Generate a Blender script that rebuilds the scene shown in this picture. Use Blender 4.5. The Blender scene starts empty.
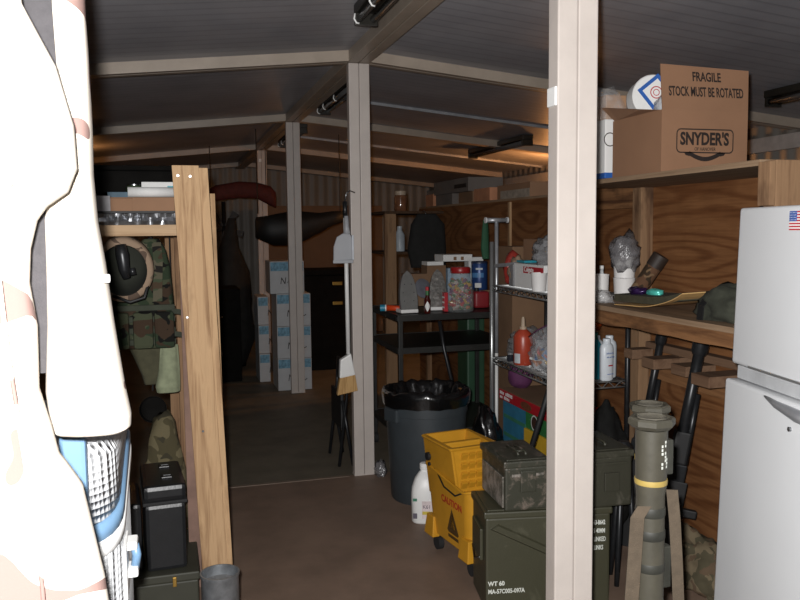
import bpy, bmesh, math, random
from mathutils import Vector, Matrix, noise
random.seed(7)
SC = bpy.context.scene
COL = SC.collection
R = math.radians

# ------------------------------------------------------------------ camera
CAM_H = 1.41
cam = bpy.data.cameras.new('camera')
cam.sensor_width = 36.0
cam.lens = 36.0
cam.clip_start = 0.02
cam.clip_end = 60
camo = bpy.data.objects.new('camera', cam)
COL.objects.link(camo)
_yaw, _pitch, _roll = R(16.0), R(-5.0), R(0.6)
_fw = Vector((math.sin(_yaw)*math.cos(_pitch), math.cos(_yaw)*math.cos(_pitch), math.sin(_pitch)))
_r = Vector((math.cos(_yaw), -math.sin(_yaw), 0))
_u = _r.cross(_fw)
_r, _u = _r*math.cos(_roll) - _u*math.sin(_roll), _u*math.cos(_roll) + _r*math.sin(_roll)
m = Matrix((( _r.x, _u.x, -_fw.x, 0), (_r.y, _u.y, -_fw.y, 0), (_r.z, _u.z, -_fw.z, CAM_H), (0, 0, 0, 1)))
camo.matrix_world = m
SC.camera = camo

# ------------------------------------------------------------------ light
w = bpy.data.worlds.new('world'); SC.world = w
w.use_nodes = True
w.node_tree.nodes['Background'].inputs[0].default_value = (0.02, 0.02, 0.022, 1)
w.node_tree.nodes['Background'].inputs[1].default_value = 0.1
FLASH = 370.0
fl = bpy.data.lights.new('camera_flash', 'SPOT')
fl.energy = FLASH; fl.spot_size = R(88); fl.spot_blend = 0.45; fl.shadow_soft_size = 0.018
fl.color = (1.0, 0.985, 0.975)
flo = bpy.data.objects.new('camera_flash', fl); COL.objects.link(flo)
flo.matrix_world = m @ Matrix.Translation((-0.035, 0.045, 0.0))
vs = SC.view_settings
vs.view_transform = 'Standard'; vs.look = 'None'; vs.gamma = 1.0; vs.use_curve_mapping = False
vs.exposure = 0.0

# ------------------------------------------------------------------ helpers
def lin(c):
    return tuple(((x/255)/12.92 if x/255 <= 0.04045 else (((x/255)+0.055)/1.055)**2.4) for x in c)

MATS = {}
def newmat(name):
    mt = bpy.data.materials.new(name); mt.use_nodes = True
    nt = mt.node_tree
    return mt, nt, nt.nodes['Principled BSDF']

def coords(nt, scale=(1, 1, 1), rot=(0, 0, 0)):
    tc = nt.nodes.new('ShaderNodeTexCoord'); mp = nt.nodes.new('ShaderNodeMapping')
    nt.links.new(tc.outputs['Object'], mp.inputs[0])
    mp.inputs['Scale'].default_value = scale; mp.inputs['Rotation'].default_value = rot
    return mp.outputs[0]

def ramp(nt, fac, stops, const=False):
    r = nt.nodes.new('ShaderNodeValToRGB')
    if const: r.color_ramp.interpolation = 'CONSTANT'
    e = r.color_ramp.elements
    while len(e) < len(stops): e.new(0.5)
    for i, (p, c) in enumerate(stops):
        e[i].position = p; e[i].color = (*c, 1)
    nt.links.new(fac, r.inputs[0])
    return r.outputs[0]

def noisetex(nt, vec, scale, detail=3, rough=0.5, dist=0.0):
    n = nt.nodes.new('ShaderNodeTexNoise')
    n.inputs['Scale'].default_value = scale; n.inputs['Detail'].default_value = detail
    n.inputs['Roughness'].default_value = rough; n.inputs['Distortion'].default_value = dist
    nt.links.new(vec, n.inputs['Vector'])
    return n.outputs[0]

def bump(nt, bs, h, strength=0.2, dist=0.01):
    b = nt.nodes.new('ShaderNodeBump')
    b.inputs['Strength'].default_value = strength; b.inputs['Distance'].default_value = dist
    nt.links.new(h, b.inputs['Height']); nt.links.new(b.outputs[0], bs.inputs['Normal'])

def plain(name, c, rough=0.5, metal=0.0, var=0.12, scale=12, bmp=0.0, bscale=80, spec=0.5, c2=None):
    """a colour with a little procedural variation"""
    if name in MATS: return MATS[name]
    mt, nt, bs = newmat(name)
    l = lin(c)
    v = coords(nt)
    n = noisetex(nt, v, scale, 4, 0.6)
    lo = lin(c2) if c2 else tuple(x*(1-var) for x in l)
    hi = l if c2 else tuple(min(1, x*(1+var)) for x in l)
    nt.links.new(ramp(nt, n, [(0.35, lo), (0.65, hi)]), bs.inputs['Base Color'])
    bs.inputs['Roughness'].default_value = rough; bs.inputs['Metallic'].default_value = metal
    bs.inputs['Specular IOR Level'].default_value = spec
    if bmp: bump(nt, bs, noisetex(nt, v, bscale, 3), bmp, 0.004)
    MATS[name] = mt
    return mt

def wood(name, light, dark, axis='z', freq=30, rough=0.75, knots=0.5, dirt=None):
    if name in MATS: return MATS[name]
    mt, nt, bs = newmat(name)
    sc = {'x': (0.06, 1, 1), 'y': (1, 0.06, 1), 'z': (1, 1, 0.06)}[axis]
    v = coords(nt, sc)
    n = noisetex(nt, v, freq, 5, 0.6, 0.6)
    col = ramp(nt, n, [(0.3, lin(dark)), (0.55, lin(light)), (0.75, tuple(x*0.8 for x in lin(light)))])
    v2 = coords(nt, tuple(0.35 if s < 1 else 1 for s in sc))
    n2 = noisetex(nt, v2, 7, 4, 0.7)
    k = ramp(nt, n2, [(0.56, (0, 0, 0)), (0.72, (1, 1, 1))])
    mx = nt.nodes.new('ShaderNodeMix'); mx.data_type = 'RGBA'
    kf = nt.nodes.new('ShaderNodeMath'); kf.operation = 'MULTIPLY'; kf.inputs[1].default_value = knots
    nt.links.new(k, kf.inputs[0]); nt.links.new(kf.outputs[0], mx.inputs[0])
    nt.links.new(col, mx.inputs[6]); mx.inputs[7].default_value = (*lin(dirt or dark), 1)
    nt.links.new(mx.outputs[2], bs.inputs['Base Color'])
    bs.inputs['Roughness'].default_value = rough; bs.inputs['Specular IOR Level'].default_value = 0.25
    bump(nt, bs, n, 0.25, 0.003)
    MATS[name] = mt
    return mt

def plywood(name, light, dark, rough=0.6):
    if name in MATS: return MATS[name]
    mt, nt, bs = newmat(name)
    v = coords(nt, (1, 0.32, 1.5))
    n1 = noisetex(nt, v, 2.3, 1.5, 0.4, 0.25)
    mu = nt.nodes.new('ShaderNodeMath'); mu.operation = 'MULTIPLY'; mu.inputs[1].default_value = 95.0
    nt.links.new(n1, mu.inputs[0])
    si = nt.nodes.new('ShaderNodeMath'); si.operation = 'SINE'; nt.links.new(mu.outputs[0], si.inputs[0])
    ma = nt.nodes.new('ShaderNodeMapRange'); ma.inputs[1].default_value = -1; ma.inputs[2].default_value = 1
    nt.links.new(si.outputs[0], ma.inputs[0])
    c0 = ramp(nt, ma.outputs[0], [(0.0, lin(dark)), (0.45, lin(light)), (1.0, lin(light))])
    fine = noisetex(nt, coords(nt, (1, 0.05, 1)), 90, 3, 0.6)
    mf = nt.nodes.new('ShaderNodeMix'); mf.data_type = 'RGBA'; mf.blend_type = 'MULTIPLY'; mf.inputs[0].default_value = 0.6
    nt.links.new(c0, mf.inputs[6]); nt.links.new(ramp(nt, fine, [(0.35, (0.6, 0.55, 0.5)), (0.6, (1, 1, 1))]), mf.inputs[7])
    c = mf.outputs[2]
    n2 = noisetex(nt, coords(nt), 2.2, 4, 0.6)
    mx = nt.nodes.new('ShaderNodeMix'); mx.data_type = 'RGBA'; mx.blend_type = 'MULTIPLY'
    mx.inputs[0].default_value = 0.7
    nt.links.new(c, mx.inputs[6]); nt.links.new(ramp(nt, n2, [(0.35, (0.55, 0.5, 0.48)), (0.65, (1, 1, 1))]), mx.inputs[7])
    nt.links.new(mx.outputs[2], bs.inputs['Base Color'])
    bs.inputs['Roughness'].default_value = rough; bs.inputs['Specular IOR Level'].default_value = 0.3
    MATS[name] = mt
    return mt

def camouflage(name, cols, scale=9, rough=0.9, stretch=(1, 1, 1.5), stops=(0.0, 0.45, 0.54, 0.62)):
    if name in MATS: return MATS[name]
    mt, nt, bs = newmat(name)
    v = coords(nt, stretch)
    prev = None
    for i, c in enumerate(cols):
        if i == 0:
            rgb = nt.nodes.new('ShaderNodeRGB'); rgb.outputs[0].default_value = (*lin(c), 1); prev = rgb.outputs[0]; continue
        off = nt.nodes.new('ShaderNodeVectorMath'); off.operation = 'ADD'; off.inputs[1].default_value = (3.7*i, 1.9*i, 5.3*i)
        nt.links.new(v, off.inputs[0])
        n = noisetex(nt, off.outputs[0], scale*(1+0.15*i), 1.5, 0.4, 0.5)
        f = ramp(nt, n, [(0.0, (0, 0, 0)), (stops[i], (1, 1, 1))], True)
        mx = nt.nodes.new('ShaderNodeMix'); mx.data_type = 'RGBA'
        nt.links.new(f, mx.inputs[0]); nt.links.new(prev, mx.inputs[6]); mx.inputs[7].default_value = (*lin(c), 1)
        prev = mx.outputs[2]
    nt.links.new(prev, bs.inputs['Base Color'])
    bs.inputs['Roughness'].default_value = rough; bs.inputs['Specular IOR Level'].default_value = 0.15
    bump(nt, bs, noisetex(nt, coords(nt), 260, 2), 0.15, 0.002)
    MATS[name] = mt
    return mt

def glassy(name, c=(255, 255, 255), alpha=0.25, rough=0.12):
    """thin clear plastic: part see-through, glossy"""
    if name in MATS: return MATS[name]
    mt, nt, bs = newmat(name)
    bs.inputs['Base Color'].default_value = (*lin(c), 1)
    n = noisetex(nt, coords(nt), 30, 3, 0.6)
    nt.links.new(ramp(nt, n, [(0.35, (alpha*0.6,)*3), (0.7, (min(1, alpha*1.5),)*3)]), bs.inputs['Alpha'])
    bs.inputs['Roughness'].default_value = rough
    bs.inputs['Specular IOR Level'].default_value = 0.9
    bump(nt, bs, n, 0.6, 0.02)
    MATS[name] = mt
    return mt

class MB:
    def __init__(s): s.bm = bmesh.new()
    def _merge(s, t, M=None):
        if M is not None: bmesh.ops.transform(t, matrix=M, verts=t.verts)
        me = bpy.data.meshes.new('tmp'); t.to_mesh(me); t.free(); s.bm.from_mesh(me); bpy.data.meshes.remove(me)
        return s
    def box(s, x0, x1, y0, y1, z0, z1, bev=0.0, M=None, seg=2):
        t = bmesh.new()
        bmesh.ops.create_cube(t, size=1)
        bmesh.ops.transform(t, matrix=Matrix.Translation(((x0+x1)/2, (y0+y1)/2, (z0+z1)/2)) @ Matrix.Diagonal((abs(x1-x0), abs(y1-y0), abs(z1-z0), 1)), verts=t.verts)
        if bev: bmesh.ops.bevel(t, geom=t.edges[:], offset=bev, segments=seg, profile=0.6, affect='EDGES')
        return s._merge(t, M)
    def hexa(s, pts, bev=0.0, M=None):
        """eight corners: bottom ring of four, then top ring of four"""
        t = bmesh.new()
        v = [t.verts.new(p) for p in pts]
        for f in ((3, 2, 1, 0), (4, 5, 6, 7), (0, 1, 5, 4), (1, 2, 6, 5), (2, 3, 7, 6), (3, 0, 4, 7)):
            t.faces.new([v[i] for i in f])
        bmesh.ops.recalc_face_normals(t, faces=t.faces)
        if bev: bmesh.ops.bevel(t, geom=t.edges[:], offset=bev, segments=2, profile=0.6, affect='EDGES')
        return s._merge(t, M)
    def rings(s, rings, cap=True, closed=True, M=None):
        t = bmesh.new()
        rv = [[t.verts.new(p) for p in r] for r in rings]
        n = len(rv[0])
        for a, b in zip(rv, rv[1:]):
            for i in range(n if closed else n-1):
                t.faces.new((a[i], a[(i+1) % n], b[(i+1) % n], b[i]))
        if cap:
            t.faces.new(rv[0][::-1]); t.faces.new(rv[-1])
        bmesh.ops.recalc_face_normals(t, faces=t.faces)
        return s._merge(t, M)
    def lathe(s, prof, c=(0, 0, 0), seg=28, M=None, cap=True):
        rg = [[(c[0]+r*math.cos(2*math.pi*i/seg), c[1]+r*math.sin(2*math.pi*i/seg), c[2]+z) for i in range(seg)] for r, z in prof]
        return s.rings(rg, cap=cap, M=M)
    def tube(s, pts, r, seg=10, cap=True, M=None):
        P = [Vector(p) for p in pts]
        rr = r if isinstance(r, (list, tuple)) else [r]*len(P)
        rings = []
        prevn = None
        for i, p in enumerate(P):
            d = (P[min(i+1, len(P)-1)] - P[max(i-1, 0)]).normalized()
            if prevn is None:
                a = Vector((0, 0, 1)) if abs(d.z) < 0.9 else Vector((1, 0, 0))
                nrm = d.cross(a).normalized()
            else:
                nrm = (prevn - d*prevn.dot(d)).normalized()
            prevn = nrm; b = d.cross(nrm)
            rings.append([p + rr[i]*(nrm*math.cos(2*math.pi*k/seg) + b*math.sin(2*math.pi*k/seg)) for k in range(seg)])
        return s.rings(rings, cap=cap, M=M)
    def prism(s, poly, h, M=None, bev=0.0):
        """2D outline in the local XY plane, thickness h along Z"""
        t = bmesh.new()
        a = [t.verts.new((x, y, 0)) for x, y in poly]; b = [t.verts.new((x, y, h)) for x, y in poly]
        t.faces.new(a[::-1]); t.faces.new(b)
        n = len(poly)
        for i in range(n): t.faces.new((a[i], a[(i+1) % n], b[(i+1) % n], b[i]))
        bmesh.ops.recalc_face_normals(t, faces=t.faces)
        if bev: bmesh.ops.bevel(t, geom=t.edges[:], offset=bev, segments=1, affect='EDGES')
        return s._merge(t, M)
    def strip(s, pts, wvec, t=0.003):
        """a flat strap following pts, width vector wvec"""
        W = Vector(wvec)/2
        P = [Vector(p) for p in pts]
        rings = []
        for i, p in enumerate(P):
            d = (P[min(i+1, len(P)-1)] - P[max(i-1, 0)]).normalized()
            n = d.cross(W).normalized()*t/2
            rings.append([p-W-n, p+W-n, p+W+n, p-W+n])
        return s.rings(rings)
    def blob(s, c, rad, amp=0.25, freq=6.0, sub=3, seed=0.0, flat=None):
        """crumpled lump (cloth, plastic bag)"""
        t = bmesh.new()
        bmesh.ops.create_icosphere(t, subdivisions=sub, radius=1)
        for v in t.verts:
            d = v.co.normalized()
            k = 1 + amp*noise.noise(d*freq*0.35 + Vector((seed, seed*2, 1))) + amp*0.5*noise.noise(d*freq + Vector((seed*3, 1, seed)))
            k += amp*0.35*abs(noise.noise(d*freq*2.2 + Vector((1, seed*5, seed))))
            v.co = Vector((c[0]+d.x*rad[0]*k, c[1]+d.y*rad[1]*k, c[2]+d.z*rad[2]*k))
            if flat is not None and v.co.z < flat: v.co.z = flat
        return s._merge(t)
    def build(s, name, mat, parent=None, smooth=False, loc=None, rotz=0.0):
        me = bpy.data.meshes.new(name)
        s.bm.to_mesh(me); s.bm.free()
        if smooth:
            for p in me.polygons: p.use_smooth = True
        me.materials.append(mat)
        o = bpy.data.objects.new(name, me); COL.objects.link(o)
        if smooth == 'auto':
            for p in me.polygons: p.use_smooth = True
            try: me.set_sharp_from_angle(angle=R(38))
            except Exception: pass
        if loc is not None: o.location = loc
        o.rotation_euler.z = rotz
        if parent is not None: o.parent = parent
        return o

def box(name, mat, parent, x0, x1, y0, y1, z0, z1, bev=0.002, M=None):
    return MB().box(x0, x1, y0, y1, z0, z1, bev, M).build(name, mat, parent)

def tag(o, label, cat, group=None, kind=None):
    o['label'] = label; o['category'] = cat
    if group: o['group'] = group
    if kind: o['kind'] = kind
    return o

def thing(name, label, cat, loc=(0, 0, 0), rotz=0.0, group=None):
    o = bpy.data.objects.new(name, None); COL.objects.link(o)
    o.empty_display_size = 0.05
    o.location = loc; o.rotation_euler.z = rotz
    return tag(o, label, cat, group)

def struct(name, mb, mat, smooth=False):
    o = mb.build(name, mat, None, smooth); o['kind'] = 'structure'; return o

def copy_tree(o, parent=None):
    c = o.copy(); COL.objects.link(c); c.parent = parent
    for ch in o.children: copy_tree(ch, c)
    return c

def lettering(parent, s, size, origin, xd, yd, mat, name='lettering', sx=1.0, align='LEFT', bold=0.0, ext=0.0004, space=1.0):
    cu = bpy.data.curves.new('txt', 'FONT'); cu.body = s; cu.size = size; cu.extrude = ext
    cu.align_x = align; cu.offset = bold; cu.space_character = space; cu.resolution_u = 3
    to = bpy.data.objects.new('txt', cu); COL.objects.link(to)
    dg = bpy.context.evaluated_depsgraph_get(); dg.update()
    me = bpy.data.meshes.new_from_object(to.evaluated_get(dg))
    bpy.data.objects.remove(to); bpy.data.curves.remove(cu)
    X = Vector(xd).normalized(); Y = Vector(yd).normalized(); Z = X.cross(Y)
    M = Matrix(((X.x*sx, Y.x, Z.x, origin[0]), (X.y*sx, Y.y, Z.y, origin[1]), (X.z*sx, Y.z, Z.z, origin[2]), (0, 0, 0, 1)))
    me.transform(M)
    me.materials.clear(); me.materials.append(mat); me.name = name
    o = bpy.data.objects.new(name, me); COL.objects.link(o); o.parent = parent
    return o

def illegible(parent, n, h, w_, origin, xd, yd, mat, name='print', seed=1):
    """a row of small uneven marks, for print too small to read"""
    rnd = random.Random(seed)
    X = Vector(xd).normalized(); Y = Vector(yd).normalized(); Z = X.cross(Y); O = Vector(origin)
    M = Matrix(((X.x, Y.x, Z.x, O.x), (X.y, Y.y, Z.y, O.y), (X.z, Y.z, Z.z, O.z), (0, 0, 0, 1)))
    mb = MB(); x = 0.0; st = w_/n
    for k in range(n):
        if rnd.random() > 0.15:
            mb.box(x, x+st*0.72, 0, h*rnd.uniform(0.7, 1.0), 0, 0.0006, 0, M)
        x += st
    return mb.build(name, mat, parent)

# ------------------------------------------------------------------ shared materials
M_post = plain('beige_paint', (184, 175, 168), 0.45, 0, 0.05, 6, 0.05)
M_beam = plain('beam_paint', (160, 147, 133), 0.42, 0, 0.08, 6)
M_dark = plain('black_matt', (22, 22, 23), 0.6)
M_blackplastic = plain('black_plastic', (26, 27, 29), 0.38, 0, 0.1, 20, 0.1, 120)
M_dull = plain('dull_black', (20, 19, 18), 0.95, 0, 0.2, 10, 0, 80, 0.08)
M_steel = plain('bare_steel', (150, 152, 155), 0.28, 1.0)
M_chrome = plain('chrome', (176, 178, 178), 0.3, 0.75, 0.04)
M_gun = plain('gun_metal', (40, 41, 43), 0.35, 0.4, 0.2, 30)
M_white = plain('white_plastic', (228, 228, 226), 0.4, 0, 0.02)
M_paper = plain('white_paper', (214, 214, 212), 0.7, 0, 0.04)
M_card = plain('cardboard', (138, 104, 78), 0.8, 0, 0.07, 5, 0.06, 40)
M_card_dark = plain('aged_cardboard', (120, 92, 68), 0.85, 0, 0.1, 5)
M_ink = plain('black_ink', (38, 28, 24), 0.8)
M_whiteink = plain('white_stencil', (205, 208, 200), 0.8)
M_olive = plain('olive_paint', (72, 72, 58), 0.42, 0.0, 0.25, 9, 0.15, 30)
M_olive_dk = plain('olive_paint_worn', (60, 60, 49), 0.45, 0.0, 0.3, 12, 0.2, 40, c2=(104, 96, 84))
M_pine = wood('pale_pine', (174, 143, 108), (124, 94, 66), 'z', 44, 0.75, 0.7, (104, 78, 54))
M_pine_x = wood('pale_pine_rail', (178, 150, 118), (140, 110, 80), 'x', 30, 0.7, 0.25)
M_rough = wood('rough_lumber', (142, 112, 84), (88, 60, 42), 'z', 26, 0.85, 0.8, (60, 40, 28))
M_rough_y = wood('rough_lumber_edge', (138, 98, 64), (74, 46, 28), 'y', 26, 0.85, 0.7, (48, 30, 20))
M_board = wood('shelf_board', (146, 122, 98), (112, 88, 66), 'y', 22, 0.75, 0.3)
M_ply = plywood('plywood_sheet', (138, 95, 60), (114, 73, 43))
M_rubber = plain('rubber', (30, 30, 31), 0.8)
M_film = glassy('clear_film', (235, 238, 240), 0.22, 0.1)
M_bagblack = plain('black_bag_film', (14, 14, 15), 0.22, 0, 0.1, 20, 0.9, 26, 0.7)

# ================================================================== STRUCTURE
RX = 1.04
POSTS = [1.98, 4.43, 6.90, 9.33]
M_floor = plain('floor_brown', (122, 102, 88), 0.55, 0, 0.14, 4, 0.08, 30, 0.35)
M_floor2 = plain('floor_dull', (106, 99, 86), 0.6, 0, 0.16, 4, 0.08, 30, 0.3)
struct('floor', MB().box(-2.6, 4.0, -1.4, 4.43, -0.06, 0.0), M_floor)
struct('floor', MB().box(-2.6, 4.0, 4.43, 12.2, -0.06, -0.004), M_floor2)
struct('trim_1', MB().box(-2.6, 0.95, 4.405, 4.435, -0.004, 0.003, 0.001), plain('threshold', (120, 104, 90), 0.5))

def ceiling_mat():
    mt, nt, bs = newmat('ceiling_panel')
    v = coords(nt)
    n = noisetex(nt, v, 3, 4, 0.6)
    c_ = ramp(nt, n, [(0.3, lin((138, 137, 142))), (0.7, lin((158, 156, 160)))])
    wv = nt.nodes.new('ShaderNodeTexWave'); wv.bands_direction = 'Y'; wv.wave_profile = 'SAW'
    wv.inputs['Scale'].default_value = 3.4; nt.links.new(v, wv.inputs['Vector'])
    mx = nt.nodes.new('ShaderNodeMix'); mx.data_type = 'RGBA'; mx.blend_type = 'MULTIPLY'; mx.inputs[0].default_value = 1.0
    nt.links.new(c_, mx.inputs[6]); nt.links.new(ramp(nt, wv.outputs[0], [(0.0, (0.72, 0.72, 0.72)), (0.25, (1, 1, 1))]), mx.inputs[7])
    nt.links.new(mx.outputs[2], bs.inputs['Base Color'])
    bump(nt, bs, wv.outputs[0], 0.5, 0.012)
    bs.inputs['Roughness'].default_value = 0.4
    return mt
M_ceil = ceiling_mat()
SL = 0.10
def zc(x): return 2.40 - SL*abs(x-RX)
struct('ceiling', MB().hexa([(-2.6, -1.4, zc(-2.6)), (RX, -1.4, 2.40), (RX, 12.2, 2.40), (-2.6, 12.2, zc(-2.6)),
                             (-2.6, -1.4, 2.5), (RX, -1.4, 2.5), (RX, 12.2, 2.5), (-2.6, 12.2, 2.5)]), M_ceil)
struct('ceiling', MB().hexa([(RX, -1.4, 2.40), (4.0, -1.4, zc(4.0)), (4.0, 12.2, zc(4.0)), (RX, 12.2, 2.40),
                             (RX, -1.4, 2.5), (4.0, -1.4, 2.5), (4.0, 12.2, 2.5), (RX, 12.2, 2.5)]), M_ceil)
def wall_mat():
    mt, nt, bs = newmat('ribbed_wall')
    v = coords(nt)
    wv = nt.nodes.new('ShaderNodeTexWave'); wv.bands_direction = 'X'; wv.inputs['Scale'].default_value = 2.2
    ad = nt.nodes.new('ShaderNodeVectorMath'); ad.operation = 'MULTIPLY_ADD'
    ad.inputs[1].default_value = (1, 0, 0); nt.links.new(v, ad.inputs[0]); ad.inputs[2].default_value = (0, 0, 0)
    sx = nt.nodes.new('ShaderNodeSeparateXYZ'); nt.links.new(v, sx.inputs[0])
    sm = nt.nodes.new('ShaderNodeMath'); nt.links.new(sx.outputs[0], sm.inputs[0]); nt.links.new(sx.outputs[1], sm.inputs[1])
    cb = nt.nodes.new('ShaderNodeCombineXYZ'); nt.links.new(sm.outputs[0], cb.inputs[0])
    nt.links.new(cb.outputs[0], wv.inputs['Vector'])
    n = noisetex(nt, v, 2, 3)
    nt.links.new(ramp(nt, n, [(0.3, lin((118, 113, 106))), (0.7, lin((132, 127, 120)))]), bs.inputs['Base Color'])
    bump(nt, bs, wv.outputs[0], 0.6, 0.02)
    bs.inputs['Roughness'].default_value = 0.5
    return mt
M_wall = wall_mat()
struct('wall_left', MB().box(-2.7, -2.6, -1.4, 12.2, 0, 2.5), M_wall)
struct('wall_right', MB().box(4.0, 4.1, -1.4, 12.2, 0, 2.5), M_wall)
struct('wall_far', MB().box(-2.7, 4.1, 12.2, 12.3, 0, 2.5), M_wall)
struct('wall_back', MB().box(-2.7, 4.1, -1.5, -1.4, 0, 2.5), M_wall)
struct('trim_2', MB().box(3.96, 4.0, -1.4, 12.2, 1.92, 2.02, 0.004), plain('wall_trim_paint', (168, 165, 162), 0.4))

# transverse beams and the doubled ridge beam
for k, y in enumerate(POSTS[1:] + [11.75]):
    mb = MB()
    for (ya, yb) in ((y-0.05, y-0.003), (y+0.003, y+0.05)):
        for xa, xb in ((-2.6, RX-0.0), (RX, 4.0)):
            mb.hexa([(xa, ya, zc(xa)-0.058), (xb, ya, zc(xb)-0.058), (xb, yb, zc(xb)-0.058), (xa, yb, zc(xa)-0.058),
                     (xa, ya, zc(xa)+0.005), (xb, ya, zc(xb)+0.005), (xb, yb, zc(xb)+0.005), (xa, yb, zc(xa)+0.005)], 0.003)
    struct('trim_%d' % (3+k), mb, M_beam)
for k, y in enumerate((5.85, 8.2)):
    struct('trim_%d' % (8+k), MB().hexa([(RX+0.062, y-0.012, zc(RX+0.062)-0.02), (4.0, y-0.012, zc(4.0)-0.02), (4.0, y+0.012, zc(4.0)-0.02), (RX+0.062, y+0.012, zc(RX+0.062)-0.02),
        (RX+0.062, y-0.012, zc(RX+0.062)+0.004), (4.0, y-0.012, zc(4.0)+0.004), (4.0, y+0.012, zc(4.0)+0.004), (RX+0.062, y+0.012, zc(RX+0.062)+0.004)]), plain('strip_grey', (150, 152, 156), 0.35, 0.2))
struct('trim_7', MB().box(RX-0.062, RX-0.003, -1.4, 12.2, 2.333, 2.415, 0.003).box(RX+0.003, RX+0.062, -1.4, 12.2, 2.333, 2.415, 0.003), M_beam)

# support posts, each a pair of square tubes
plab = ['nearest beige double steel post, standing right of centre in front of the ammo cans',
        'second beige double steel post, the one with the broom hanging beside it',
        'third beige steel post, standing in front of the stacked blue and white cartons',
        'farthest thin beige steel post, beyond the carton stack']
for k, y in enumerate(POSTS):
    t = thing('support_post', plab[k], 'post', (RX+0.018 if k == 0 else RX, y, 0), 0, 'steel posts under the roof ridge')
    for sx in (-1, 1):
        mb = MB().box(min(sx*0.001, sx*0.059), max(sx*0.001, sx*0.059), -0.028, 0.028, 0.0, 2.331, 0.004)
        mb.build('tube', M_post, t)
    pl = MB().box(-0.061, 0.061, -0.03, 0.03, 0.0, 0.008, 0.002)
    pl.build('base_plate', M_post, t)
    if k == 0:
        MB().box(-0.065, -0.0565, -0.024, 0.024, 1.735, 1.785, 0.003).build('clip', M_white, t)
    if k == 3:
        MB().box(-0.03, 0.0, -0.036, -0.027, 2.20, 2.235, 0.002).build('clip', M_white, t)

# ================================================================== LEFT SIDE
M_dcu = None
def dcu():
    return camouflage('desert_camouflage', [(214, 206, 194), (130, 106, 100)], 5.0, 0.9, (1, 1, 1.3), (0.0, 0.645))
M_dcu = dcu()
M_dcu2 = M_dcu
M_lining = plain('grey_lining', (62, 60, 62), 0.9, 0, 0.1, 60, 0.2, 200)

def garment(rows, seg=44, fold=0.008, freq=7.0, seed=0.0, top=True):
    """rows of (z, x_left, x_right, y_centre, half_depth) from the top down"""
    rings = []
    N = 6
    full = []
    for a, b in zip(rows, rows[1:]):
        for k in range(N):
            t = k/N
            full.append(tuple(p+(q-p)*t for p, q in zip(a, b)))
    full.append(rows[-1])
    for (z, xl, xr, yc, hd) in full:
        cx, hw = (xl+xr)/2, (xr-xl)/2
        ring = []
        for i in range(seg):
            a = 2*math.pi*i/seg
            c, s_ = math.cos(a), math.sin(a)
            x = cx + hw*math.copysign(abs(c)**0.8, c)
            y = yc + hd*math.copysign(abs(s_)**0.7, s_)
            n = noise.noise(Vector((x*freq*2, z*freq*0.35 + seed, s_*1.5)))
            n2 = noise.noise(Vector((x*freq*5, z*freq*1.1 + seed, s_*2)))
            y += fold*(n*1.4 + n2*0.5)*(1 if s_ < 0.4 else 0.6)
            ring.append((x, y, z))
        rings.append(ring)
    return MB().rings(rings)

J1 = [(1.8, -0.6, -0.185, 1.2, 0.055), (1.716, -0.63, -0.178, 1.2, 0.06), (1.637, -0.64, -0.14, 1.2, 0.062), (1.558, -0.64, -0.121, 1.2, 0.064), (1.499, -0.64, -0.119, 1.2, 0.065), (1.467, -0.64, -0.132, 1.2, 0.065), (1.447, -0.64, -0.159, 1.2, 0.064), (1.428, -0.64, -0.172, 1.2, 0.064), (1.389, -0.64, -0.182, 1.2, 0.064), (1.343, -0.64, -0.186, 1.2, 0.064), (1.284, -0.64, -0.179, 1.2, 0.062), (1.193, -0.64, -0.182, 1.2, 0.06), (1.14, -0.64, -0.167, 1.195, 0.06), (1.101, -0.64, -0.159, 1.19, 0.06), (1.055, -0.64, -0.129, 1.18, 0.06), (0.983, -0.64, -0.114, 1.17, 0.06), (0.93, -0.64, -0.103, 1.16, 0.06), (0.84, -0.64, -0.093, 1.15, 0.06)]
t = thing('hanging_coat', 'washed-out desert camouflage coat hanging nearest, cut off by the left picture edge', 'coat', (0, 0, 0), 0, 'desert camouflage coats on the rail')
garment(J1, fold=0.01, seed=2.0).build('body', M_dcu, t, True)
# seam running down the front, pocket flap
MB().tube([(-0.212, 1.128, 1.62), (-0.215, 1.126, 1.42), (-0.205, 1.125, 1.25), (-0.19, 1.122, 1.1), (-0.175, 1.10, 0.95), (-0.17, 1.085, 0.85)], 0.003, 6).build('seam', M_dcu, t, True)
MB().box(-0.255, -0.19, 1.122, 1.13, 1.47, 1.58, 0.003).build('pocket', M_dcu, t)
MB().tube([(-0.4, 1.2, 1.78), (-0.4, 1.2, 1.875), (-0.4, 1.225, 1.915), (-0.4, 1.25, 1.885)], 0.003, 8).build('hanger_hook', M_steel, t, True)

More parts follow.
